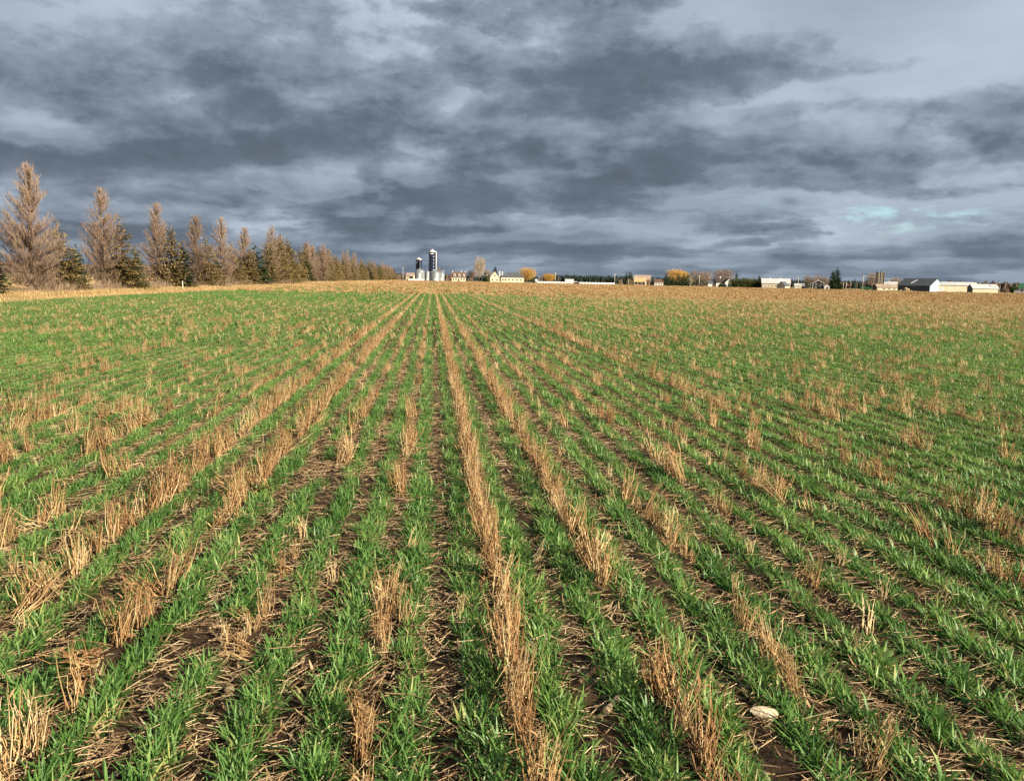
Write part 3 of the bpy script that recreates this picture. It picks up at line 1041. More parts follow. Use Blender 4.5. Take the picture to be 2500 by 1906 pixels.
def bush_np(seed, H, W, n=900, w=0.04, L=(0.3, 1.0)):
    r = np.random.default_rng(seed)
    a, q = r.uniform(0, 6.28, n), np.sqrt(r.uniform(0, 1, n))
    b = np.stack([np.sin(a) * q * W * 0.8, np.cos(a) * q * W * 0.8, r.uniform(0, 1, n) ** 1.2 * H * 0.75 * (1 - 0.5 * q)], 1)
    return blades(b, a + r.normal(0, 0.8, n), np.abs(r.normal(0.5, 0.35, n)), r.normal(0.1, 0.4, n), r.uniform(*L, n) * H * 0.45, w * r.uniform(0.5, 1.2, n), np.clip(r.normal(0.5, 0.22, n), 0, 1), (1, 0.8, 0.3), r.uniform(0, 6.28, n))


def cedar_np(seed, H, W, n=1500, leaf=0.28):
    """columnar cedar: flat sprays over a pointed body"""
    r = np.random.default_rng(seed)
    P, rad, trunk = trunk_np(r, H * 0.95, 0.10, wob=0.01)
    t = 1 - np.sqrt(r.uniform(0, 1, n))
    a = r.uniform(0, 6.28, n)
    prof = np.interp(t, [0, 0.12, 0.5, 0.85, 1], [0.72, 1.0, 0.80, 0.32, 0.03]) * (1 + 0.16 * np.sin(3 * a + 9 * t) + r.normal(0, 0.10, n))
    q = W * prof * r.uniform(0.72, 1.05, n)
    b = np.stack([np.sin(a) * q, np.cos(a) * q, t * H * 0.95], 1)
    return trunk, blades(b, a + r.normal(0, 0.6, n), np.abs(r.normal(0.55, 0.35, n)), r.normal(0, 0.3, n), leaf * r.uniform(0.8, 2.0, n), leaf * r.uniform(0.5, 1.0, n), np.clip(r.normal(0.45, 0.22, n), 0, 1), (0.6, 1.0, 0.15), r.uniform(0, 6.28, n))


def tree_meshes(kind, trunk, crown, crown_mat, bark='bark'):
    return (mesh_np(kind + '_trunk', *trunk[:2], M[bark], trunk[2], True), mesh_np(kind + '_crown', *crown[:2], M[crown_mat], crown[2]))


def place_tree(name, meshes, loc, rz, s, label, cat='tree', group=None):
    e = link(name, None, None, loc, rz)
    e.empty_display_size = 0.5
    e.scale = s if isinstance(s, tuple) else (s, s, s)
    link('trunk', meshes[0], e)
    link('crown', meshes[1], e)
    return tag(e, label, cat, group)


def ground_at(px, rng):
    """point of the ground under column px of the photograph's horizon, rng metres away"""
    hy = 680.0 + (px - 1053.0) * math.tan(ROLL)
    d = pixel_dir(px, hy)
    k = rng / math.hypot(d.x, d.y)
    return Vector((d.x * k, d.y * k, 0.0))


def height_at(px, py, loc):
    d = pixel_dir(px, py)
    return CAM_H + d.z * math.hypot(loc.x, loc.y) / math.hypot(d.x, d.y)


def on_line(px, X):
    """the point in column px on the line x = X that runs with the rows"""
    hy = 680.0 + (px - 1053.0) * math.tan(ROLL)
    d = pixel_dir(px, hy)
    return Vector((X, d.y * X / d.x, 0.0))


def make_windbreak():
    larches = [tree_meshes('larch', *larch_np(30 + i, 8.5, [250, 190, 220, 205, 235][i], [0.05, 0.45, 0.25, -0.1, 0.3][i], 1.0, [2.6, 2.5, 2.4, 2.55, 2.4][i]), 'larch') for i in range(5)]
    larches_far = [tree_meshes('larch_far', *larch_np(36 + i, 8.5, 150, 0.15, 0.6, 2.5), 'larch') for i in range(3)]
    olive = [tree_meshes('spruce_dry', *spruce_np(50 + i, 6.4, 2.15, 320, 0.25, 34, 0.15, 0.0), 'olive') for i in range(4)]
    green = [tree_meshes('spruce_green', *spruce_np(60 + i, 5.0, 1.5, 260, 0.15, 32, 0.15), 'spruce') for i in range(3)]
    r = np.random.default_rng(3)
    gz = 0.10
    # (column in the photograph, top row, species)
    seen = [
        (72, 402, 'L', 'tall bare larch with wide ragged crown at the near end of the windbreak'),
        (-25, 560, 'G', 'dark green spruce cut by the left edge of the picture'),
        (148, 530, 'O', 'olive brown spruce beside the tallest bare larch'),
        (186, 590, 'G', 'short dark green spruce right of the tallest bare larch'),
        (256, 464, 'L', 'second tall bare larch, pinkish tip, beside a paired brown spruce'),
        (298, 522, 'O', 'olive brown spruce with pointed tip beside the second larch'),
        (333, 600, 'G', 'small green spruce tucked behind the second larch pair'),
        (386, 498, 'L', 'third tall bare larch, thin grey crown'),
        (420, 545, 'O', 'broad olive spruce beside the third larch'),
        (446, 582, 'G', 'green spruce directly behind the white stake'),
        (477, 526, 'L', 'fourth bare larch, orange tinged top, past the white stake'),
        (505, 570, 'O', 'yellowish brown spruce beside the fourth larch'),
        (527, 620, 'G', 'slim green spruce between the fourth and fifth larches'),
        (542, 534, 'L', 'fifth bare larch with a bare spike tip'),
        (567, 585, 'O', 'brown spruce leaning on the fifth larch'),
        (596, 555, 'L', 'sixth bare larch with a tufted orange top'),
        (612, 598, 'O', 'olive spruce in front of the sixth larch'),
        (628, 588, 'G', 'dark green spruce with layered tip right of the sixth larch'),
    ]
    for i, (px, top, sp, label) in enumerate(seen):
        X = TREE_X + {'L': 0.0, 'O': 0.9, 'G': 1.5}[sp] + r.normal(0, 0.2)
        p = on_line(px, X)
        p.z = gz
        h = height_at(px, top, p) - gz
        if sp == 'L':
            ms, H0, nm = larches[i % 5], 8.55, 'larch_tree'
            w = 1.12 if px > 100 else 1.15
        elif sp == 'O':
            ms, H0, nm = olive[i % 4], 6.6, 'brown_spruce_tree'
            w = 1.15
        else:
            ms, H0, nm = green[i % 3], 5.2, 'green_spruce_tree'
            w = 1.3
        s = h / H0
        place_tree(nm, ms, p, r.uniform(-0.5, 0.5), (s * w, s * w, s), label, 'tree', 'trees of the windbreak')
    # on towards the farm: the trees close up
    y = on_line(650, TREE_X).y
    n = 0
    while y < 548:
        sp = r.choice(['L', 'O', 'O', 'G', 'L', 'O'])
        far = y > 190
        p = Vector((TREE_X + r.normal(0, 0.5), y, gz))
        if sp == 'L':
            ms, h, nm, kd = (larches_far if far else larches)[n % 3], r.uniform(7.8, 9.8), 'larch_tree', 'bare pinkish brown larch'
            s = h / 8.55
        elif sp == 'O':
            ms, h, nm, kd = olive[n % 4], r.uniform(7.0, 9.2), 'brown_spruce_tree', 'olive brown spruce'
            s = h / 6.6
        else:
            ms, h, nm, kd = green[n % 3], r.uniform(5.8, 7.8), 'green_spruce_tree', 'dark green spruce'
            s = h / 5.2
        place_tree(nm, ms, p, r.uniform(0, 6.28), (s * 1.12, s * 1.12, s), '%s, %s tree beyond the sixth tall larch in the windbreak' % (kd, ORD(n + 1)), 'tree', 'trees of the windbreak')
        y += r.uniform(2.6, 4.4) * (1.0 if y < 250 else 1.3)
        n += 1
    # bramble and suckers under the trees
    src = [mesh_np('undergrowth', *(lambda a: (a[0], a[1]))(b), M['brush'], b[2]) for b in (bush_np(80 + i, 1.0, 1.1, 260, 0.016) for i in range(4))]
    ys = np.concatenate([np.arange(38, 150, 0.9), np.arange(150, 500, 2.0)])
    P = np.stack([TREE_X + r.normal(0.8, 0.9, len(ys)), ys, np.full(len(ys), 0.03)], 1)
    o = scatter('undergrowth', src, P, r.uniform(0, 6.28, len(P)), r.uniform(0.5, 1.2, len(P)), r.integers(0, 4, len(P)))
    tag(o, 'brown leafless undergrowth at the foot of the windbreak', 'undergrowth')


def make_far_woods():
    """the dark woods on the horizon: a mass of conifers and bare trees"""
    r = np.random.default_rng(17)
    parts, bare = [], []
    for (a0, a1, rng0, rng1, n, hh, kind) in ((1330, 1530, 1250, 1500, 720, 11.5, 0), (1060, 1340, 1300, 1500, 520, 9, 0), (1500, 2080, 1300, 1600, 1300, 11, 0), (2080, 2560, 1150, 1400, 900, 10.5, 0), (2290, 2560, 900, 1000, 600, 8.2, 1), (-40, 560, 700, 820, 900, 8, 1), (560, 1100, 900, 1200, 500, 8, 1), (2000, 2300, 1200, 1300, 360, 8.0, 1)):
        px = r.uniform(a0, a1, n)
        d = [ground_at(float(p), float(q)) for p, q in zip(px, r.uniform(rng0, rng1, n))]
        b = np.array([[v.x, v.y, -0.2] for v in d])
        h = hh * r.uniform(0.78, 1.06, n) * (1 + 0.18 * (r.random(n) < 0.04))
        for j in range(5):
            f0 = j / 5
            z0 = b.copy(); z0[:, 2] += h * f0 * 0.95
            z1 = b.copy() + r.normal(0, 0.3, (n, 3)) * [1, 1, 0]; z1[:, 2] += h * (f0 + 0.28)
            w = h * (0.24 if kind == 0 else 0.34) * (1 - f0 * (0.85 if kind == 0 else 0.5)) * r.uniform(0.8, 1.3, n)
            (parts if kind == 0 else bare).append(tubes(z0, z1, w, w * 0.25, np.clip(r.normal(0.45, 0.25, n), 0, 1), 5))
    V, Q, T = join_np(parts)
    tag(link('conifer_forest', mesh_np('conifer_forest', V, Q, M['woods'], T)), 'dark conifer woods along the horizon behind the farms', 'forest', kind='stuff')
    V, Q, T = join_np(bare)
    tag(link('bare_woods', mesh_np('bare_woods', V, Q, M['bare_woods'], T)), 'brown leafless woods low on the horizon', 'forest', kind='stuff')


if 'trees' not in os.environ.get('SKIP', ''):
    make_windbreak()
    make_far_woods()

# ----------------------------------------------------------------------------- farm buildings
M['cream'] = plain('cream_boards', (0.62, 0.54, 0.38), 0.7, 0.10, 0.8, streak=True)
M['white'] = plain('white_paint', (0.58, 0.565, 0.54), 0.6, 0.16, 0.9, streak=True)
M['ice_blue'] = plain('pale_blue_steel', (0.36, 0.51, 0.54), 0.5, 0.08, 0.6, streak=True)
M['slate'] = plain('slate_grey_roof', (0.085, 0.095, 0.105), 0.6, 0.18, 0.7)
M['brown_roof'] = plain('brown_shingles', (0.13, 0.075, 0.050), 0.8, 0.25, 1.5)
M['dark_boards'] = plain('dark_brown_boards', (0.055, 0.040, 0.030), 0.8, 0.25, 1.0, streak=True)
M['grey_boards'] = plain('weathered_boards_and_shade', (0.10, 0.095, 0.09), 0.85, 0.3, 1.0, streak=True)  # doors and frames; also the dark tone painted for shade on two gables
M['tin'] = plain('pale_tin_roof', (0.62, 0.61, 0.58), 0.4, 0.12, 0.6, 0.5, 0.2, streak=True)
M['rust_tin'] = plain('rusty_tin_roof', (0.36, 0.27, 0.21), 0.6, 0.3, 0.8, streak=True)
M['galv'] = plain('galvanised_steel', (0.31, 0.335, 0.345), 0.45, 0.12, 0.6, 0.5, 0.5, streak=True)
M['navy'] = plain('navy_enamel', (0.012, 0.020, 0.048), 0.22, 0.15, 0.7, 0.6)
M['seam'] = plain('silo_seam', (0.10, 0.12, 0.16), 0.35, 0.1, 1.0, 0.6, 0.3)
M['concrete'] = plain('silo_concrete', (0.33, 0.28, 0.19), 0.9, 0.3, 0.8, streak=True)
M['glass'] = plain('window_glass', (0.03, 0.035, 0.04), 0.08, 0.1, 1.0, 0.7)
M['pole'] = plain('grey_pole_wood', (0.50, 0.46, 0.40), 0.85, 0.2, 2.0, streak=True)
M['wire'] = plain('wire_metal', (0.60, 0.62, 0.64), 0.4, 0.05, 1.0)
M['wrap'] = plain('white_bale_wrap', (0.78, 0.77, 0.74), 0.4, 0.08, 0.5)
M['brick'] = plain('chimney_brick', (0.62, 0.56, 0.48), 0.9, 0.2, 4.0)
M['green_paint'] = plain('green_paint', (0.035, 0.13, 0.06), 0.5, 0.2, 1.0)
M['orange'] = plain('orange_paint', (0.45, 0.15, 0.05), 0.5, 0.2, 1.0)
M['black'] = plain('black_rubber', (0.02, 0.02, 0.02), 0.8, 0.2, 2.0)
M['hay'] = plain('old_hay', (0.30, 0.22, 0.12), 0.95, 0.35, 1.4, bump=0.5)
M['stone'] = plain('pale_stone', (0.70, 0.55, 0.36), 0.85, 0.2, 14.0, bump=0.4)
M['stalk'] = plain('corn_stalk', (0.19, 0.115, 0.06), 0.8, 0.45, 30.0)
M['cob'] = plain('corn_cob', (0.38, 0.28, 0.17), 0.85, 0.45, 60.0, bump=0.6)
M['stake'] = plain('white_stake', (0.60, 0.57, 0.50), 0.6, 0.06, 4.0)
M['red_paint'] = plain('red_panel', (0.35, 0.05, 0.03), 0.6, 0.2, 1.0)


class MB:
    """collects simple solids into one mesh"""
    def __init__(self):
        self.v, self.f = [], []

    def add(self, vs, fs):
        n = len(self.v)
        self.v += [tuple(v) for v in vs]
        self.f += [tuple(i + n for i in q) for q in fs]
        return self

    def box(self, x0, x1, y0, y1, z0, z1):
        return self.add([(x0, y0, z0), (x1, y0, z0), (x1, y1, z0), (x0, y1, z0), (x0, y0, z1), (x1, y0, z1), (x1, y1, z1), (x0, y1, z1)],
                        [(0, 3, 2, 1), (4, 5, 6, 7), (0, 1, 5, 4), (1, 2, 6, 5), (2, 3, 7, 6), (3, 0, 4, 7)])

    def solid(self, ring0, ring1):
        """closed solid between two rings of the same length"""
        n = len(ring0)
        fs = [tuple(range(n - 1, -1, -1)), tuple(range(n, 2 * n))]
        fs += [(i, (i + 1) % n, n + (i + 1) % n, n + i) for i in range(n)]
        return self.add(list(ring0) + list(ring1), fs)

    def lathe(self, prof, n=32, cx=0.0, cy=0.0, rib=0.0):
        rings = []
        for (r, z) in prof:
            rings.append([(cx + r * math.cos(2 * math.pi * k / n) * (1 + rib * (k % 2)), cy + r * math.sin(2 * math.pi * k / n) * (1 + rib * (k % 2)), z) for k in range(n)])
        vs = [p for rg in rings for p in rg]
        fs = []
        for j in range(len(rings) - 1):
            for k in range(n):
                k2 = (k + 1) % n
                fs.append((j * n + k, j * n + k2, (j + 1) * n + k2, (j + 1) * n + k))
        fs.append(tuple(range(n - 1, -1, -1)))
        fs.append(tuple((len(rings) - 1) * n + k for k in range(n)))
        return self.add(vs, fs)

    def tube(self, a, b, r0, r1=None, n=8):
        a, b = Vector(a), Vector(b)
        d = (b - a).normalized()
        u = d.orthogonal().normalized()
        w = d.cross(u)
        r1 = r0 if r1 is None else r1
        f = lambda p, r: [p + (u * math.cos(2 * math.pi * k / n) + w * math.sin(2 * math.pi * k / n)) * r for k in range(n)]
        return self.solid(f(a, r0), f(b, r1))

    def build(self, name, m, parent=None, smooth=False):
        me = bpy.data.meshes.new(name)
        me.from_pydata(self.v, [], self.f)
        me.update()
        if smooth:
            for p in me.polygons:
                p.use_smooth = len(p.vertices) == 4
        me.materials.append(M[m])
        return link(name, me, parent)


def site(name, px, rng, rot=0.0):
    """an Empty on the ground: x to the right across the view, y away from the camera, turned by rot degrees"""
    p = ground_at(px, rng)
    p.z = -0.12
    rz = -math.atan2(p.x, p.y) + R(rot)
    e = link(name, None, None, p, rz)
    return e


def window(parent, x, z, w, h, y, m='white', face='front'):
    """frame and pane set just proud of a wall; face front (-y) or right (+x, x is then the position along y)"""
    t = 0.06
    fr, pa = MB(), MB()
    if face == 'front':
        fr.box(x - w / 2, x + w / 2, y - 0.07, y - 0.004, z, z + h)
        pa.box(x - w / 2 + t, x + w / 2 - t, y - 0.09, y - 0.074, z + t, z + h - t)
    else:
        fr.box(y + 0.004, y + 0.07, x - w / 2, x + w / 2, z, z + h)
        pa.box(y + 0.074, y + 0.09, x - w / 2 + t, x + w / 2 - t, z + t, z + h - t)
    f = fr.build('window', m, parent)
    pa.build('pane', 'glass', f)
    return f


def door(parent, x, z0, w, h, y, m='white', handle=True):
    d = MB().box(x - w / 2, x + w / 2, y - 0.08, y - 0.004, z0, z0 + h).build('door', m, parent)
    if handle:
        MB().box(x + w * 0.33, x + w * 0.33 + 0.08, y - 0.12, y - 0.082, z0 + h * 0.45, z0 + h * 0.45 + 0.2).build('handle', 'black', d)
    return d


def gable_house(e, L, W, eave, ridge, wall, roof, over=0.35, x0=0.0, y0=0.0, thick=0.14, axis='x', walls_name='wall'):
    """four walls with gables and a two-slope roof; ridge along local x (or y)"""
    sw = (lambda p: p) if axis == 'x' else (lambda p: (p[1], p[0], p[2]))
    T = lambda p: (lambda q: (q[0] + x0, q[1] + y0, q[2]))(sw(p))
    l, w = L / 2, W / 2
    mb = MB()
    sec = lambda x: [(x, -w, 0), (x, w, 0), (x, w, eave), (x, 0, ridge), (x, -w, eave)]
    mb.solid([T(p) for p in sec(-l)], [T(p) for p in sec(l)])
    wo = mb.build(walls_name, wall, e)
    rb = MB()
    k = (ridge - eave) / w
    ro = []
    for s in (-1, 1):
        ww = w + over
        a = [(-l - over, s * ww, eave - k * over + 0.01), (-l - over, 0, ridge + 0.01), (-l - over, 0, ridge + thick + 0.01), (-l - over, s * ww, eave - k * over + thick + 0.01)]
        b = [(l + over, p[1], p[2]) for p in a]
        rb.solid([T(p) for p in a], [T(p) for p in b])
    r_ = rb.build('roof', roof, e)
    return wo, r_


def hip_house(e, L, W, eave, ridge, rl, wall, roof, x0=0.0, y0=0.0, over=0.4):
    l, w = L / 2, W / 2
    wo = MB().box(x0 - l, x0 + l, y0 - w, y0 + w, 0, eave).build('wall', wall, e)
    lo, wo2 = l + over, w + over
    v = [(x0 - lo, y0 - wo2, eave + 0.01), (x0 + lo, y0 - wo2, eave + 0.01), (x0 + lo, y0 + wo2, eave + 0.01), (x0 - lo, y0 + wo2, eave + 0.01), (x0 - rl / 2, y0, ridge), (x0 + rl / 2, y0, ridge)]
    ro = MB().add(v, [(3, 2, 1, 0), (0, 1, 5, 4), (1, 2, 5), (2, 3, 4, 5), (3, 0, 4)]).build('roof', roof, e)
    return wo, ro


def tower_silo(px, rng, wpx, top_eave, top, label, chute_dx, badge):
    """enamelled silo: stacked rings, domed cap, ladder chute"""
    e = site('tower_silo', px, rng)
    u = rng / F_PX
    r = wpx * u / 2
    zt = height_at(px, top_eave, e.location) + 0.12
    za = height_at(px, top, e.location) + 0.12
    n = 9
    for k in range(n):
        z0, z1 = zt * k / n, zt * (k + 1) / n
        MB().lathe([(r, z0), (r, z1 - 0.18)], 40).build('ring', 'navy', e, True)
        s = MB().lathe([(r * 1.002, z1 - 0.18), (r * 1.006, z1 - 0.12), (r * 1.006, z1 - 0.06), (r * 1.002, z1)], 40).build('seam', 'seam', e, True)
    cap = MB().lathe([(r * 1.05, zt), (r * 1.05, zt + 0.18), (r * 0.80, zt + (za - zt) * 0.42), (r * 0.45, zt + (za - zt) * 0.66), (r * 0.30, zt + (za - zt) * 0.70), (r * 0.26, zt + (za - zt) * 0.93), (r * 0.08, za)], 40).build('dome', 'white', e, True)
    x = chute_dx * r
    y = -math.sqrt(max(0.0, 1 - min(1, abs(chute_dx)) ** 2)) * r
    ch = MB().tube((x * 1.05, y - 0.35, 0.3), (x * 1.05, y - 0.35, zt + 0.5), 0.34, n=10).build('ladder_chute', 'white', e, True)
    if badge:
        MB().box(*badge_box(r, zt, badge)).build('badge', 'white', e)
    return tag(e, label, 'silo', 'silos of the far farm')


def badge_box(r, zt, b):
    x0, x1 = b[0] * r, b[1] * r
    y = -math.sqrt(1 - max(abs(b[0]), abs(b[1])) ** 2) * r
    return (x0, x1, -r * 1.01 - 0.02, y, zt - b[3], zt - b[2])


def grain_bin(px, rng, wpx, eave, top, label):
    """corrugated steel bin with a ribbed cone roof"""
    e = site('grain_bin', px, rng)
    u = rng / F_PX
    r = wpx * u / 2
    ze = height_at(px, eave, e.location) + 0.12
    zt = height_at(px, top, e.location) + 0.12
    prof = []
    m = 22
    for k in range(m + 1):
        prof.append((r * (1.0 + 0.006 * (k % 2)), ze * k / m))
    MB().lathe(prof, 48).build('bin_wall', 'galv', e, True)
    MB().lathe([(r * 1.05, ze + 0.01), (r * 1.05, ze + 0.10), (r * 0.14, zt - 0.35)], 36, rib=0.018).build('roof', 'galv', e)
    MB().lathe([(r * 0.13, zt - 0.40), (r * 0.13, zt - 0.10), (r * 0.03, zt)], 16).build('roof_cap', 'galv', e, True)
    MB().box(-0.5, 0.5, -r * 1.05, -r * 0.9, 0.6, 2.2).build('hatch', 'tin', e)
    lad = MB()
    xx, yy = r * 0.78, -r * 0.70
    for s in (-0.2, 0.2):
        lad.tube((xx + s, yy, 0.4), (xx + s, yy, ze), 0.03, n=5)
    for k in range(int(ze / 0.4)):
        lad.tube((xx - 0.2, yy, 0.5 + 0.4 * k), (xx + 0.2, yy, 0.5 + 0.4 * k), 0.02, n=5)
    lad.build('ladder', 'galv', e)
    return tag(e, label, 'grain bin', 'galvanised grain bins')


def utility_pole(px, rng, top, label, lean=0.0, arm=True, lamp=False, thin=0.13):
    e = site('utility_pole', px, rng)
    h = height_at(px, top, e.location) + 0.12
    MB().tube((0, 0, -0.3), (lean, 0, h), thin * 1.25, thin * 0.85, 8).build('pole', 'pole', e, True)
    if arm:
        MB().box(lean - 1.0, lean + 1.0, -0.17, -0.05, h - 0.75, h - 0.60).build('crossarm', 'pole', e)
        for k in (-0.9, 0.0, 0.9):
            MB().lathe([(0.05, h - 0.60 if k else h), (0.07, h - 0.52 if k else h + 0.08), (0.04, h - 0.44 if k else h + 0.16)], 8, lean + k, -0.11 if k else 0.0).build('insulator', 'white', e)
    if lamp:
        MB().tube((lean, -0.05, h - 0.2), (lean + 0.9, -0.5, h + 0.1), 0.05).build('lamp_arm', 'wire', e)
        MB().lathe([(0.30, h - 0.10), (0.34, h + 0.0), (0.18, h + 0.22)], 12, lean + 1.0, -0.55).build('lamp_head', 'white', e)
    tag(e, label, 'pole', 'utility poles by the far road')
    return e, Vector((e.location.x, e.location.y, h - 0.15))


def wire(a, b, sag, label):
    n = 14
    mb = MB()
    pts = [a.lerp(b, k / n) - Vector((0, 0, sag * 4 * (k / n) * (1 - k / n))) for k in range(n + 1)]
    for p, q in zip(pts, pts[1:]):
        mb.tube(p, q, 0.035, n=4)
    o = mb.build('overhead_wire', 'wire')
    return tag(o, label, 'wire', 'overhead wires')


def make_farms():
    Rg = 560.0
    # ---- the silo farm at the end of the rows
    tower_silo(1055.2, 585, 16.6, 615.8, 608.5, 'tall navy silo with white dome and pale ladder chute behind the bins', 1.04, (-0.55, 0.30, 0.9, 1.5))
    tower_silo(1022.6, 600, 15.0, 634.0, 628.8, 'shorter navy silo with white cap left of the tall one', 0.32, (-0.80, -0.40, 1.0, 2.9))
    grain_bin(1024.8, 566, 23.5, 661.5, 654.5, 'grain bin with higher cone roof behind the front left bin')
    grain_bin(1043.0, 572, 11.5, 664.0, 659.5, 'narrow grain bin between the two big pairs')
    grain_bin(1022.0, 548, 19.0, 666.5, 660.8, 'front left grain bin below the shorter silo')
    grain_bin(1077.5, 566, 15.5, 667.5, 661.0, 'right rear grain bin half hidden by the largest bin')
    grain_bin(1062.0, 545, 27.5, 666.3, 657.5, 'largest grain bin, in front of the tall silo')
    e = site('feed_shed', 1003, 590, -20)
    gable_house(e, 6.0, 5, 3.6, 5.8, 'cream', 'rust_tin')
    door(e, 0.5, 0, 2.0, 2.4, -2.5, 'dark_boards')
    tag(e, 'small pale gabled shed left of the grain bins', 'shed')
    e = site('low_wall', 1018, 544)
    MB().box(-6.2, 5.2, -0.25, 0.25, 0, 1.5).build('wall_panel', 'white', e)
    MB().box(-6.35, 5.35, -0.33, 0.33, 1.503, 1.62).build('coping', 'white', e)
    tag(e, 'low white wall at the foot of the left grain bins', 'wall')
    # a tractor parked left of the bins
    e = site('tractor', 1001, 552, 25)
    MB().box(-1.9, 0.6, -0.5, 0.5, 0.9, 1.8).box(0.3, 1.7, -0.8, 0.8, 0.8, 1.7).build('body', 'orange', e)
    cabin = MB().box(0.3, 1.7, -0.75, 0.75, 1.702, 3.0).build('cab', 'glass', e)
    MB().box(0.2, 1.8, -0.85, 0.85, 3.003, 3.15).build('cab_roof', 'orange', e)
    for (x, y, r) in ((1.0, -1.05, 0.95), (1.0, 1.05, 0.95), (-1.5, -0.85, 0.6), (-1.5, 0.85, 0.6)):
        w = MB().tube((x, y - 0.22, r), (x, y + 0.22, r), r, n=20).build('wheel', 'black', e)
        MB().tube((x, y - 0.24, r), (x, y + 0.24, r), r * 0.5, n=14).build('rim', 'white', w)
    tag(e, 'orange tractor parked left of the grain bins', 'tractor')
    # ---- house with three dormers
    e = site('dormer_house', 1120, 600)
    gable_house(e, 10.6, 7.5, 3.4, 7.2, 'cream', 'brown_roof')
    for x in (-3.2, 0.4, 3.8):
        d = MB().solid([(x - 0.8, -3.6, 3.9), (x + 0.8, -3.6, 3.9), (x + 0.8, -3.6, 5.3), (x, -3.6, 6.3), (x - 0.8, -3.6, 5.3)],
                       [(x - 0.8, -0.9, 3.9), (x + 0.8, -0.9, 3.9), (x + 0.8, -0.9, 5.3), (x, -0.9, 6.3), (x - 0.8, -0.9, 5.3)]).build('dormer', 'white', e)
        MB().box(x - 0.42, x + 0.42, -3.68, -3.604, 4.2, 5.3).build('pane', 'glass', d)
    for x in (-4.6, 1.9, 4.9):
        MB().box(x - 0.26, x + 0.26, -0.4, 0.4, 5.8, 8.2).build('chimney', 'brick', e)
    for x in (-4, -2, 2, 4):
        window(e, x, 1.1, 1.0, 1.4, -3.75)
    door(e, 0, 0.1, 1.1, 2.1, -3.75, 'dark_boards')
    tag(e, 'house with brown roof, three white dormers and three chimneys', 'house')
    # ---- cream farmhouse with gable and long slate wing
    e = site('cream_house', 1208, 620)
    gable_house(e, 16, 7.4, 3.9, 8.6, 'cream', 'slate', axis='y', y0=2.0, over=0.25)
    window(e, 0.0, 4.6, 1.0, 1.3, -6.0)
    window(e, -1.8, 1.2, 1.0, 1.4, -6.0)
    window(e, 1.8, 1.2, 1.0, 1.4, -6.0)
    MB().box(-8.2, -3.72, -1.0, 5.0, 0, 5.6).build('side_wing', 'cream', e)
    MB().box(-8.4, -3.715, -1.2, 5.2, 5.604, 5.85).build('side_wing_roof', 'white', e)
    MB().box(3.3, 4.2, 0.5, 1.3, 4.5, 8.8).build('chimney', 'brick', e)
    tag(e, 'cream farmhouse with a steep front gable', 'house')
    e = site('long_house', 1251, 590)
    hip_house(e, 17.2, 8.5, 4.0, 7.8, 8.0, 'cream', 'slate')
    for k, x in enumerate((-7, -5.2, -2.6, 0.4, 3.4, 6.4)):
        window(e, x, 1.6, 0.9, 1.1, -4.25, 'dark_boards')
    MB().box(-8.0, -7.2, -0.5, 0.5, 4.6, 8.2).build('chimney', 'brick', e)
    for x in (-2.2, 2.4):
        MB().tube((x, 0, 7.6), (x, 0, 8.4), 0.35).build('roof_vent', 'slate', e)
    door(e, 2.0, 0.1, 1.1, 2.2, -4.25, 'white')
    tag(e, 'long cream house under a dark hipped roof beside the yellow willow', 'house')
    # ---- long white wrapped bales and a small white hut by the road
    e = site('bale_row', 1405, 505)
    n = 26
    for k in range(n):
        x = (k - n / 2) * 1.92
        MB().solid([(x, -0.75 * math.cos(a) * 1.0, 0.75 + 0.75 * math.sin(a)) for a in np.linspace(0, 2 * math.pi, 13)[:-1]],
                   [(x + 1.88, -0.75 * math.cos(a), 0.75 + 0.75 * math.sin(a)) for a in np.linspace(0, 2 * math.pi, 13)[:-1]]).build('bale', 'wrap', e, True)
    tag(e, 'long low row of white wrapped bales along the road', 'bales')
    e = site('roadside_hut', 1390, 520)
    gable_house(e, 5.4, 3.4, 2.0, 3.2, 'white', 'tin', 0.2, axis='x')
    MB().box(2.72, 5.2, -1.2, 1.2, 0, 1.9).build('lean_to', 'white', e)
    door(e, 0.0, 0, 0.9, 1.8, -1.7, 'dark_boards')
    tag(e, 'small white hut behind the row of wrapped bales', 'shed')
    e = site('parked_car', 1408, 500, 4)
    b = MB().solid([(-2.1, -0.85, 0.35), (2.1, -0.85, 0.35), (2.15, -0.85, 0.95), (1.2, -0.8, 1.0), (0.7, -0.72, 1.5), (-1.2, -0.72, 1.5), (-2.0, -0.8, 1.0)],
                   [(-2.1, 0.85, 0.35), (2.1, 0.85, 0.35), (2.15, 0.85, 0.95), (1.2, 0.8, 1.0), (0.7, 0.72, 1.5), (-1.2, 0.72, 1.5), (-2.0, 0.8, 1.0)]).build('body', 'black', e)
    for x in (-1.3, 1.3):
        for y in (-0.88, 0.88):
            MB().tube((x, y - 0.1, 0.34), (x, y + 0.1, 0.34), 0.34, n=14).build('wheel', 'black', e)
    MB().box(-1.1, 0.55, -0.80, -0.76, 1.02, 1.42).build('side_window', 'glass', e)
    tag(e, 'dark car parked in front of the white wrapped bales', 'car')
    e = site('gas_tank', 1308.5, 585)
    MB().lathe([(0.9, 0.5), (1.35, 1.2), (1.4, 2.0), (1.1, 2.8), (0.4, 3.2)], 20).build('tank', 'white', e, True)
    for x in (-0.7, 0.7):
        MB().box(x - 0.1, x + 0.1, -0.6, 0.6, 0, 0.8).build('leg', 'wire', e)
    tag(e, 'small rounded white tank between two dark bushes', 'tank')

    # ---- the middle farm
    e = site('yellow_house', 1563, 505, -6)
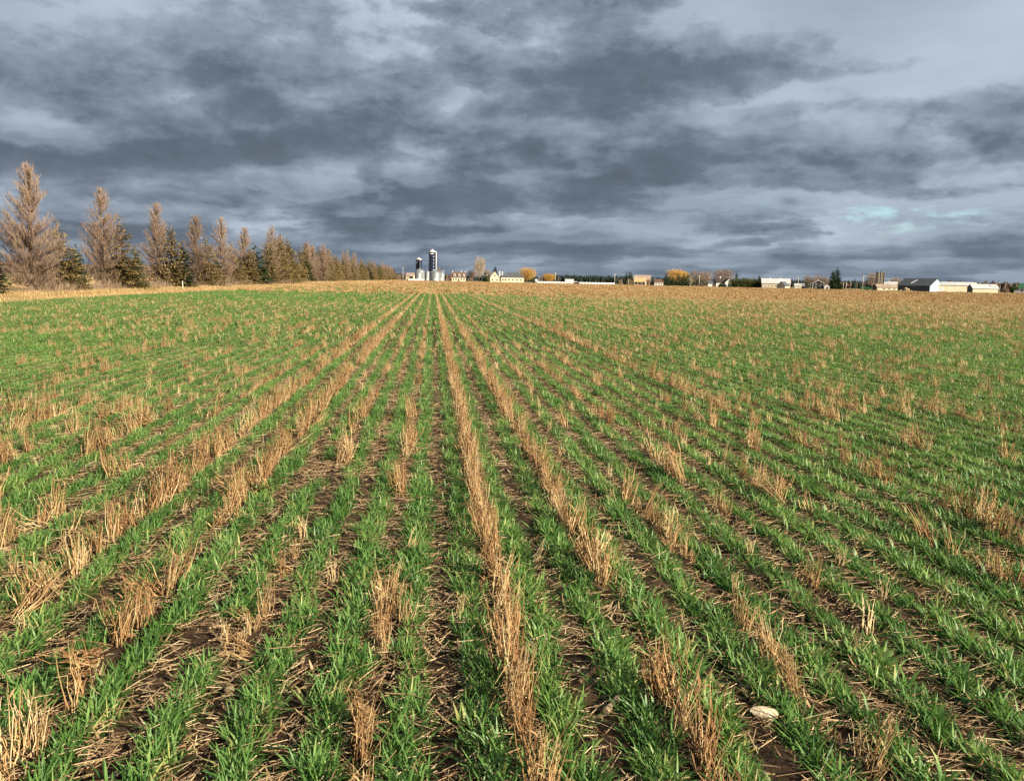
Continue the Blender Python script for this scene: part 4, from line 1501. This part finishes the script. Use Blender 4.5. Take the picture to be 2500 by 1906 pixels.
    gable_house(e, 7.0, 6.0, 2.5, 4.7, 'cream', 'dry_roof', 0.3)
    for x in (-2.3, 0.3, 2.5):
        window(e, x, 0.9, 0.9, 1.2, -3.0)
    MB().box(-3.0, -2.4, -0.3, 0.3, 4.2, 5.8).build('chimney', 'brick', e)
    MB().box(-3.4, 3.4, -4.3, -3.31, 2.2, 2.33).build('porch_roof', 'dry_roof', e)
    for x in (-3.2, -1.1, 1.1, 3.2):
        MB().box(x - 0.07, x + 0.07, -4.25, -4.1, 0, 2.197).build('post', 'white', e)
    tag(e, 'cream house with straw coloured roof and porch', 'house')
    e = site('brown_barn', 1568, 540, -4)
    gable_house(e, 11.0, 8, 4.0, 6.9, 'dark_boards', 'rust_tin', 0.3)
    door(e, 0, 0, 3.2, 3.4, -4.0, 'grey_boards')
    tag(e, 'brown roofed barn behind the straw coloured house', 'barn')
    e = site('white_shed', 1608, 480, 5)
    gable_house(e, 5.2, 4.0, 2.4, 4.0, 'white', 'brown_roof', 0.25)
    for x in (-1.6, 0.2, 1.8):
        window(e, x, 0.9, 0.6, 0.8, -2.0, 'grey_boards')
    tag(e, 'white shed with brown roof left of the dark cedars', 'shed')
    # white house with two gables, half behind a dark bush
    e = site('white_house', 1760, 460, 12)
    gable_house(e, 6.4, 6.0, 2.9, 5.2, 'white', 'dark_boards', 0.3)
    gable_house(e, 7.5, 4.4, 3.0, 5.0, 'white', 'dark_boards', 0.25, x0=3.4, y0=-1.2, axis='y', walls_name='front_gable')
    gable_house(e, 6.0, 3.6, 2.2, 3.6, 'white', 'slate', 0.2, x0=-4.6, y0=-0.6, axis='x', walls_name='porch_wall')
    MB().box(-0.9, -0.3, -0.3, 0.3, 4.4, 6.2).build('chimney', 'brick', e)
    window(e, 3.4, 1.0, 0.9, 1.2, -4.95, 'grey_boards')
    window(e, 3.4, 3.1, 0.7, 0.9, -4.95, 'grey_boards')
    door(e, -4.6, 0, 1.0, 2.0, -2.4, 'dark_boards')
    tag(e, 'white house with two gables and dark roof behind a dark bush', 'house')
    # long white barn with a little gabled porch
    e = site('white_barn', 1893, 440, 4)
    gable_house(e, 14.2, 9.0, 2.9, 5.3, 'cream', 'tin', 0.3)
    for x in (-5.2, -3.4, -1.8, -0.2):
        window(e, x, 1.2, 0.5, 0.5, -4.5, 'grey_boards')
    door(e, -6.0, 0, 1.6, 2.0, -4.5, 'tin')
    for x in (-3.0, 2.2):
        MB().tube((x, 0, 5.2), (x, 0, 6.0), 0.28).build('roof_vent', 'tin', e)
    tag(e, 'long cream barn with pale tin roof beside the cedar hedge', 'barn')
    e = site('gabled_annex', 1911.5, 425, -28)
    gable_house(e, 4.2, 4.6, 1.6, 3.7, 'cream', 'slate', 0.2, axis='y')
    tag(e, 'small gabled annex with dark roof slope at the long cream barn', 'shed')
    e = site('white_garage', 1951, 440, 8)
    gable_house(e, 4.6, 4.4, 1.9, 2.9, 'white', 'tin', 0.25)
    door(e, 0.6, 0, 2.0, 1.7, -2.2, 'cream')
    tag(e, 'low white garage left of the dark gabled house', 'garage')
    e = site('dark_house', 1997.5, 430, 0)
    gable_house(e, 8, 5.3, 3.4, 4.7, 'dark_boards', 'tin', 0.3, axis='y')
    for s in (-1, 1):
        MB().box(s * 2.55 - 0.14, s * 2.55 + 0.14, -4.10, -4.004, 0, 3.35).build('corner_board', 'white', e)
        MB().solid([(s * 2.9, -4.12, 3.12), (0, -4.12, 4.55), (0, -4.12, 4.82), (s * 2.9, -4.12, 3.39)], [(s * 2.9, -4.32, 3.12), (0, -4.32, 4.55), (0, -4.32, 4.82), (s * 2.9, -4.32, 3.39)]).build('barge_board', 'white', e)
    MB().box(-2.4, 2.4, -4.10, -4.004, 0.0, 0.45).build('base_board', 'white', e)
    for x in (-1.15, 1.15):
        for z in (0.75, 2.35):
            f = MB().box(x - 0.42, x + 0.42, -4.08, -4.004, z, z + 1.0).build('window', 'white', e)
            for sx in (-0.2, 0.2):
                MB().box(x + sx - 0.13, x + sx + 0.13, -4.10, -4.084, z + 0.12, z + 0.88).build('pane', 'glass', f)
    MB().box(-4.4, -2.66, -3.0, 1.0, 2.9, 3.05).build('carport_roof', 'white', e)
    for y in (-2.9, 0.9):
        MB().box(-4.3, -4.18, y - 0.06, y + 0.06, 0, 2.897).build('carport_post', 'white', e)
    MB().box(-0.5, 0.0, 0.0, 0.5, 4.0, 5.2).build('chimney', 'brick', e)
    tag(e, 'dark brown gabled house with white trim and four windows', 'house')
    e = site('white_hut', 2017.5, 425, 10)
    gable_house(e, 3.6, 2.5, 1.8, 2.7, 'white', 'tin', 0.15, axis='y')
    door(e, 0.2, 0, 0.8, 1.5, -1.8, 'dark_boards')
    tag(e, 'small white hut between the dark gabled house and the big spruce', 'shed')
    e = site('cabin_trailer', 1969.5, 430, 0)
    MB().box(-0.95, 0.95, -1.0, 1.0, 0.35, 1.7).build('body', 'white', e)
    MB().box(-1.0, 1.0, -1.05, 1.05, 1.703, 1.8).build('roof', 'tin', e)
    for s in (-0.5, 0.5):
        MB().tube((s, -1.05, 0.32), (s, -0.85, 0.32), 0.32, n=12).build('wheel', 'black', e)
    window(e, 0, 0.9, 0.8, 0.55, -1.0, 'grey_boards')
    tag(e, 'small white box trailer beside the low garage', 'trailer')
    # ---- the farm with two concrete silos
    for (px, w, top, rng, lab) in ((2143.0, 11.5, 664.0, 440, 'left wider concrete silo of the touching pair'), (2152.5, 8.5, 664.3, 450, 'right narrower concrete silo of the touching pair')):
        e = site('concrete_silo', px, rng)
        u = rng / F_PX
        r = w * u / 2
        h = height_at(px, top, e.location) + 0.12
        n = 14
        for k in range(n):
            MB().lathe([(r, h * k / n), (r, h * (k + 1) / n - 0.05)], 28).build('stave_ring', 'concrete', e, True)
            MB().lathe([(r * 1.012, h * (k + 1) / n - 0.05), (r * 1.012, h * (k + 1) / n)], 28).build('hoop', 'wire', e, True)
        MB().tube((r * 0.75, -r * 0.85, 0), (r * 0.75, -r * 0.85, h + (1.0 if w > 10 else 0)), 0.22, n=8).build('filler_pipe', 'grey_boards', e, True)
        tag(e, lab, 'silo', 'concrete silos')
    e = site('low_barn', 2171.5, 420, 20)
    gable_house(e, 13.2, 5.4, 1.9, 3.3, 'cream', 'rust_tin', 0.25)
    for x in (-3.4, -1.0, 1.4, 3.8):
        window(e, x, 0.9, 0.9, 0.4, -2.7, 'grey_boards')
    g_ = MB().solid([(-6.66, -2.66, 0.01), (-6.66, 2.66, 0.01), (-6.66, 2.66, 1.88), (-6.66, 0, 3.24), (-6.66, -2.66, 1.88)], [(-6.604, -2.66, 0.01), (-6.604, 2.66, 0.01), (-6.604, 2.66, 1.88), (-6.604, 0, 3.24), (-6.604, -2.66, 1.88)]).build('gable_shade', 'grey_boards', e)  # shade on the left gable, painted as a dark sheet over the cream wall
    tag(e, 'low cream barn with dark gable end in front of the concrete silos', 'barn')
    e = site('pale_house', 2170, 470, 0)
    gable_house(e, 7.6, 6, 3.2, 4.9, 'cream', 'tin', 0.3)
    MB().box(-0.4, 0.2, -0.3, 0.3, 4.4, 5.8).build('chimney', 'brick', e)
    window(e, -2.0, 1.2, 0.9, 1.1, -3.0)
    window(e, 2.0, 1.2, 0.9, 1.1, -3.0)
    tag(e, 'pale house with tin roof peeping over the low cream barn', 'house')
    # big grey barn, pale blue gable end; long wall's shade put into its slate colour
    e = site('grey_barn', 2246, 398, -30)
    gable_house(e, 14.8, 10.4, 2.9, 6.0, 'slate', 'slate', 0.3)
    MB().solid([(7.404, -5.2, 0.0), (7.404, 5.2, 0.0), (7.404, 5.2, 2.85), (7.404, 0, 5.9), (7.404, -5.2, 2.85)], [(7.46, -5.2, 0.0), (7.46, 5.2, 0.0), (7.46, 5.2, 2.85), (7.46, 0, 5.9), (7.46, -5.2, 2.85)]).build('gable_cladding', 'ice_blue', e)
    for x in (-2.0, 3.6):
        door(e, x, 0, 2.0, 2.3, -5.2, 'grey_boards')
    MB().solid([(-2.6, -3.9, 3.80), (-2.0, -3.9, 3.80), (-0.6, -1.4, 5.36), (-1.2, -1.4, 5.36)], [(-2.6, -3.9, 3.99), (-2.0, -3.9, 3.99), (-0.6, -1.4, 5.48), (-1.2, -1.4, 5.48)]).build('roof_ladder', 'tin', e)
    tag(e, 'large slate grey barn with a pale blue gable end', 'barn')
    e = site('cream_barn', 2329, 402, 20)
    gable_house(e, 17.0, 8.0, 3.4, 4.7, 'cream', 'tin', 0.3)
    MB().box(-8.4, -5.6, -4.07, -4.004, 0.1, 2.4).build('door', 'white', e)
    tag(e, 'long cream barn with pale roof right of the blue gable end', 'barn')
    e = site('right_shed', 2399, 385, 24)
    gable_house(e, 10.0, 5.2, 2.2, 3.8, 'cream', 'tin', 0.25)
    MB().solid([(-5.06, -2.56, 0.01), (-5.06, 2.56, 0.01), (-5.06, 2.56, 2.18), (-5.06, 0, 3.74), (-5.06, -2.56, 2.18)], [(-5.004, -2.56, 0.01), (-5.004, 2.56, 0.01), (-5.004, 2.56, 2.18), (-5.004, 0, 3.74), (-5.004, -2.56, 2.18)]).build('gable_shade', 'grey_boards', e)  # dark sheet on the cream end wall paints the shade of its unlit side
    tag(e, 'cream shed with grey roof and dark end wall, farthest along the barns', 'shed')
    e = site('edge_house', 2505, 520, 0)
    gable_house(e, 7, 6, 3.2, 5.4, 'white', 'green_paint', 0.3)
    window(e, -2.0, 1.2, 0.9, 1.1, -3.0, 'grey_boards')
    tag(e, 'white house with green roof cut by the picture edge', 'house')
    e = site('white_box', 2484, 440, 0)
    MB().box(-1.3, 1.3, -0.8, 0.8, 0.4, 1.7).build('box', 'white', e)
    for s in (-0.9, 0.9):
        MB().box(s - 0.1, s + 0.1, -0.6, 0.6, 0, 0.397).build('leg', 'black', e)
    tag(e, 'white box on legs by the brown woods', 'box')
    # hay heap and green wagons
    e = site('hay_heap', 2210.5, 392, 0)
    r = np.random.default_rng(9)
    for k in range(26):
        a, q = r.uniform(0, 6.28), math.sqrt(r.uniform(0, 1))
        x, y = 2.8 * q * math.cos(a), 1.8 * q * math.sin(a)
        z = max(0.35, 1.55 * (1 - q) + 0.2)
        s = r.uniform(0.6, 1.0)
        MB().lathe([(s * 0.55, z - 0.5), (s * 0.95, z - 0.2), (s * 0.85, z + 0.15), (s * 0.35, z + 0.42)], 9, x, y, 0.15).build('hay_lump', 'hay', e)
    tag(e, 'heap of old hay in front of the slate grey barn', 'hay heap')
    for k, (px, c, lab) in enumerate(((2112, 'green_paint', 'green farm wagon near the leaning pole'), (2124, 'green_paint', 'second green farm wagon, nearer the concrete silos'))):
        e = site('farm_wagon', px, 430, 4)
        MB().box(-1.9, 1.9, -1.0, 1.0, 0.7, 1.0).build('bed', c, e)
        for y in (-1.0, 1.0):
            MB().box(-1.9, 1.9, y - 0.05, y + 0.05, 1.003, 1.9 - 0.4 * k).build('side_board', c, e)
        for x in (-1.3, 1.3):
            for y in (-1.1, 1.1):
                w = MB().tube((x, y - 0.12, 0.42), (x, y + 0.12, 0.42), 0.42, n=14).build('wheel', 'black', e)
        tag(e, lab, 'wagon', 'green wagons')


M['dry_roof'] = plain('straw_coloured_roof', (0.48, 0.36, 0.18), 0.7, 0.12, 1.0, streak=True)


def make_poles():
    tops = []
    for (px, rng, top, label, kw) in (
        (984, 640, 652, 'pole showing above the end of the windbreak', {}),
        (1083, 575, 659, 'pole just right of the grain bins', {}),
        (1356, 520, 665.5, 'pole right of the smaller yellow willow', {}),
        (1364, 700, 674.5, 'thin distant pole right of the smaller willow', dict(arm=False, thin=0.10)),
        (1316, 560, 674, 'brown pole between the two yellow willows', dict(arm=False)),
        (1500.5, 470, 667.5, 'pole at the right end of the white bales', {}),
        (1534, 470, 681, 'short pole in front of the three spruce tips', dict(arm=False, thin=0.1)),
        (1599, 480, 680, 'short pole beside the white shed', dict(arm=False, thin=0.1)),
        (1707, 465, 672, 'pole among the bare trees behind the cedars', {}),
        (1948, 450, 676.5, 'pole behind the low white garage', {}),
        (1979, 440, 690, 'short pole left of the dark gabled house', dict(arm=False, thin=0.1)),
        (2058, 430, 689.5, 'left one of two short leaning posts', dict(arm=False, lean=0.3, thin=0.1)),
        (2065, 430, 690.5, 'right one of two short leaning posts', dict(arm=False, lean=0.3, thin=0.1)),
        (2106, 425, 673, 'tall pole left of the concrete silos', {}),
        (2390, 430, 690, 'pole rising behind the farthest cream shed', dict(arm=False, thin=0.1)),
        (2431, 385, 690, 'lamp pole at the right of the farthest shed', dict(arm=False, lamp=True)),
        (2440.5, 400, 696, 'short pole right of the lamp pole', dict(arm=False, thin=0.1)),
    ):
        e, t = utility_pole(px, rng, top, label, **kw)
        tops.append(t)
    runs = [(0, 1, 'wire from windbreak end to the bins'), (1, 2, 'wire from the bins past the willows'), (2, 5, 'wire over the white bales'), (5, 8, 'wire over the middle farm'), (8, 9, 'wire over the long cream barn with tin roof'), (9, 13, 'wire over the dark gabled house and spruce'), ]
    for a, b, lab in runs:
        wire(tops[a], tops[b], 0.7, 'thin overhead ' + lab)
    t = ground_at(2425, 600); t.z = height_at(2425, 683.5, t)
    t0 = ground_at(2275, 620); t0.z = height_at(2275, 684, t0)
    t1 = ground_at(2540, 600); t1.z = height_at(2540, 690, t1)
    wire(tops[13], t0, 1.0, 'thin overhead wire above the slate grey barn')
    wire(t0, t, 1.6, 'thin overhead wire above the woods and barns')
    wire(t, t1, 0.8, 'thin overhead wire sloping off to the picture edge')


def make_farm_trees():
    r = np.random.default_rng(44)

    def at(name, ms, px, rng, top, H0, wf, label, cat='tree', group=None):
        p = ground_at(px, rng)
        p.z = -0.12
        h = height_at(px, top, p) + 0.12
        s = h / H0
        return place_tree(name, ms, p, r.uniform(0, 6.28), (s * wf, s * wf, s), label, cat, group)

    poplar = tree_meshes('poplar', *branching_np(1, 19, 4.8, 5, 0.16, 3, 1.2, (0.8, 2.4), 0.055, 5500, 0, 0.4, 0.10, -0.1, 0.30), 'poplar')
    roundt = [tree_meshes('bare_tree', *branching_np(2 + i, 11, 5.2, 5, 0.2, 3, 0.35, (0.5, 1.7), 0.05, 4200, 0, 0.3, 0.22, 0.1, 0.36), 'brush') for i in range(3)]
    wil = [tree_meshes('willow', *branching_np(8 + i, 14, 7.2, 5, 0.15, 4, 0.2, (0.8, 2.6), 0.10, 7000, 1.0, 0.5, 0.14, -0.15, 0.33), 'willow') for i in range(2)]
    spr = [tree_meshes('farm_spruce', *spruce_np(90 + i, 14, 4.6, 420, 0.2, 40, 0.42), 'spruce') for i in range(3)]
    ced = [tree_meshes('cedar', *cedar_np(95 + i, 5.0, 1.5, 1500, 0.22), 'cedar') for i in range(3)]
    dced = [tree_meshes('dark_cedar', *cedar_np(98 + i, 8.0, 1.9, 1700, 0.30), 'spruce') for i in range(3)]

    def top_of(ms):
        return max(max(v.co.z for v in ms[1].vertices), 0.1)
    HP, HR, HW, HS, HC, HD = [max(top_of(m) for m in ([x] if isinstance(x, tuple) else x)) for x in (poplar, roundt, wil, spr, ced, dced)]
    at('poplar_tree', poplar, 1170, 600, 619, HP, 0.95, 'tall bare grey poplar between the two farmhouses')
    at('bare_tree', roundt[0], 1152, 610, 655, HR, 0.9, 'low bare tree left of the tall poplar')
    at('spruce_tree', spr[0], 1185, 595, 661, HS, 0.9, 'small dark evergreen at the foot of the poplar')
    at('spruce_tree', spr[1], 1209, 650, 648.5, HS, 1.0, 'spruce tip above the cream farmhouse')
    at('bare_tree', roundt[1], 1190, 640, 655, HR, 0.8, 'bare tree between poplar and cream farmhouse')
    at('willow_tree', wil[0], 1287, 640, 647.5, HW, 1.12, 'big round yellow willow beside the long cream house')
    at('willow_tree', wil[1], 1340, 545, 664, HW, 1.22, 'smaller round yellow willow left of the pole')
    at('bare_tree', roundt[2], 1071, 640, 650, HR, 0.5, 'wispy bare tree behind the right grain bins')
    for k, (px, top) in enumerate(((1529, 660.5), (1535.5, 660.5), (1541, 660.5))):
        at('spruce_tree', spr[k], px, 520, top, HS, 0.62, '%s spruce of the tight dark trio left of the straw coloured house' % ['left', 'middle', 'right'][k], group='spruce trio')
    # middle farm
    at('willow_tree', wil[0], 1650, 520, 650.5, HW, 1.15, 'broad orange willow behind the dark cedars')
    at('willow_tree', wil[1], 1668, 500, 657, HW, 0.85, 'yellow willow crown right behind the dark cedars')
    for k, (px, top) in enumerate(((1626, 666.5), (1634, 674), (1643, 676), (1655, 668), (1662, 676), (1669, 667.5), (1679, 667.5), (1685, 668))):
        at('cedar_tree', dced[k % 3], px, 480 + (k % 2) * 6, top, HD, 1.05 if k in (1, 2, 4) else 0.85, '%s dark cedar from the left in the clump below the willows' % COUNT[k + 1], group='dark cedars')
    birch = tree_meshes('birch', *branching_np(21, 9, 3.0, 5, 0.3, 3, 0.6, (0.4, 1.2), 0.05, 900, 0, 0.35), 'poplar', 'birch')
    at('birch_tree', birch, 1686, 462, 672, top_of(birch), 0.9, 'pale barked forked birch right of the dark cedars')
    at('bare_tree', roundt[0], 1700, 530, 656, HR, 1.0, 'bare tree left of the round bare crown')
    at('bare_tree', roundt[1], 1722, 535, 657, HR, 0.9, 'bare tree next left of the large round bare tree')
    at('bare_tree', roundt[2], 1765, 520, 651.5, HR, 1.35, 'large round bare tree behind the white house')
    at('spruce_tree', spr[2], 1797, 470, 662, HS, 0.8, 'lopsided spruce right of the white house')
    for k in range(17):
        px = 1786 + k * 4.9
        top = [681, 684, 680, 678, 682, 679, 676.5, 680, 677, 680, 682, 678, 681, 683, 677, 679, 683][k]
        at('cedar_tree', ced[k % 3], px, 440 + (k % 3) * 3, top, HC, 1.35, '%s cedar from the left in the cedar hedge' % ORD(k + 1), group='cedar hedge')
    at('spruce_tree', spr[0], 1852, 455, 669.5, HS, 0.8, 'dark spruce tip rising over the right end of the cedar hedge')
    at('spruce_tree', spr[1], 2032.5, 435, 658, HS, 1.0, 'left smaller one of the two big spruces')
    at('spruce_tree', spr[2], 2043.5, 438, 649.5, HS, 1.0, 'right taller one of the two big spruces')
    for k, (px, top, lab) in enumerate(((1972, 668, 'bare tree behind the low white garage'), (1995, 667, 'bare tree behind the dark gabled house'), (2014, 672, 'bare tree between the dark house and big spruces'))):
        at('bare_tree', roundt[k], px, 470, top, HR, 0.9, lab)
    at('bare_tree', roundt[1], 2129, 460, 659, HR, 0.85, 'grey bare tree left of the concrete silos')
    at('bare_tree', roundt[2], 2185, 500, 672.5, HR, 1.0, 'low round bare tree behind the low cream barn')
    # bushes
    bm = [mesh_np('bush', b[0], b[1], M['brush'], b[2]) for b in (bush_np(120 + i, 3.0, 2.2, 900, 0.05) for i in range(3))]
    dm = [mesh_np('dark_bush', b[0], b[1], M['spruce'], b[2]) for b in (bush_np(124 + i, 3.0, 1.8, 900, 0.12) for i in range(2))]

    def bush(px, rng, top, wpx, dark, label):
        p = ground_at(px, rng)
        p.z = -0.12
        me = (dm if dark else bm)[int(px) % (2 if dark else 3)]
        hz_ = max(v.co.z for v in me.vertices)
        hx = max(v.co.x for v in me.vertices)
        o = link('bush', me, None, p, r.uniform(0, 6.28))
        sx = wpx * rng / F_PX / 2 / hx
        o.scale = (sx, sx, (height_at(px, top, p) + 0.12) / hz_)
        tag(o, label, 'bush')
    bush(1092, 590, 679, 17, False, 'reddish low bush right of the bins')
    bush(1148, 580, 676, 20, False, 'arching leafless bush right of the dormer house')
    bush(1303, 580, 677, 7, True, 'dark bush left of the white tank')
    bush(1314, 580, 676, 6, True, 'dark bush right of the white tank')
    bush(1322, 590, 676, 12, False, 'brown bush under the smaller willow')
    bush(1515, 500, 677, 16, False, 'grey brown bush left of the spruce trio')
    bush(1537, 490, 675, 24, False, 'leafless bush in front of the spruce trio')
    bush(1583, 500, 676, 14, False, 'bush right of the straw coloured house')
    bush(1592, 480, 680, 12, False, 'round bare bush left of the white shed')
    bush(1612, 500, 679, 22, False, 'brown bush behind the white shed')
    bush(1712, 465, 688, 16, False, 'reddish bush left of the white house')
    bush(1764, 440, 690, 28, True, 'wide dark bush hiding the white house front')
    bush(1961, 432, 694, 9, False, 'rusty bush right of the low white garage')
    bush(2455, 480, 694, 20, False, 'brown bush by the short pole at the far barns')
    bush(2475, 470, 692, 16, True, 'dark bush near the picture edge behind the box')


def make_small_things():
    # white stake at the foot of the windbreak
    p = on_line(445, VERGE_X0 - 2.6)
    o = link('boundary_stake', None, None, (p.x, p.y, 0.05))
    h = height_at(445, 685.5, p)
    MB().box(-0.03, 0.03, -0.03, 0.03, -0.2, h - 0.12).build('post', 'stake', o)
    MB().solid([(-0.05, -0.05, h - 0.118), (0.05, -0.05, h - 0.118), (0.05, 0.05, h - 0.118), (-0.05, 0.05, h - 0.118)], [(-0.01, -0.01, h - 0.05), (0.01, -0.01, h - 0.05), (0.01, 0.01, h - 0.05), (-0.01, 0.01, h - 0.05)]).build('cap', 'stake', o)
    tag(o, 'thin white stake standing in the golden verge', 'stake')

    def on_ground(px, py):
        d = pixel_dir(px, py)
        k = -CAM_H / d.z
        return Vector((d.x * k, d.y * k, 0.0))

    def pebble(px, py, size, mname, label, seed, squash=0.6):
        r = np.random.default_rng(seed)
        bm = bmesh.new()
        bmesh.ops.create_icosphere(bm, subdivisions=3, radius=1.0)
        cuts = [Vector(r.normal(0, 1, 3)).normalized() for _ in range(7)] + [Vector((0, 0, 1)), Vector((0.2, -0.3, 0.9)).normalized()]
        for v in bm.verts:
            c = v.co.copy()
            for q in cuts:
                dd = c.dot(q)
                if dd > 0.58:
                    c -= q * (dd - 0.58)
            v.co = Vector((c.x * size[0], c.y * size[1], c.z * size[2]))
        me = bpy.data.meshes.new('stone')
        bm.to_mesh(me)
        bm.free()
        for f in me.polygons:
            f.use_smooth = False
        me.materials.append(M[mname])
        p = on_ground(px, py)
        o = link('stone', me, None, (p.x, p.y, size[2] * 0.75), r.uniform(-0.5, 0.5))
        return tag(o, label, 'stone')
    pebble(1862, 1757, (0.052, 0.036, 0.030), 'stone', 'pale angular stone on bare soil right of the rows', 5)
    pebble(560, 1690, (0.030, 0.022, 0.016), 'hay', 'flat grey brown stone among straw left of the rows', 8)

    def stick(px0, py0, px1, py1, rad, mname, name, label, nodes=3):
        a, b = on_ground(px0, py0), on_ground(px1, py1)
        a.z = b.z = rad + 0.012
        o = link(name, None, None, a)
        d = b - a
        mb = MB()
        prof = np.linspace(0, 1, 9)
        for t0, t1 in zip(prof, prof[1:]):
            k0, k1 = 1 + 0.12 * math.sin(t0 * 9), 1 + 0.12 * math.sin(t1 * 9)
            mb.tube(d * t0, d * t1, rad * k0, rad * k1, 10)
        mb.build('husk', mname, o, True)
        for k in range(nodes):
            c = d * ((k + 0.5) / nodes)
            n = d.normalized() * 0.004
            MB().tube(c - n, c + n, rad * 1.22, n=10).build('node', 'stalk', o, True)
        return tag(o, label, cat='stalk')
    stick(1412, 1680, 1462, 1640, 0.0095, 'stalk', 'stalk_piece', 'thick brown stalk piece lying between wheat rows', 1)
    stick(1478, 1752, 1508, 1718, 0.0115, 'cob', 'corn_cob', 'pale ridged cob lying beside a wheat tuft', 0)
    stick(1232, 1090, 1233, 1072, 0.006, 'stake', 'pale_stub', 'small pale stub on the bare soil right of the dense row', 0)


if 'farm' not in os.environ.get('SKIP', ''):
    make_farms()
    make_poles()
    make_farm_trees()
make_small_things()
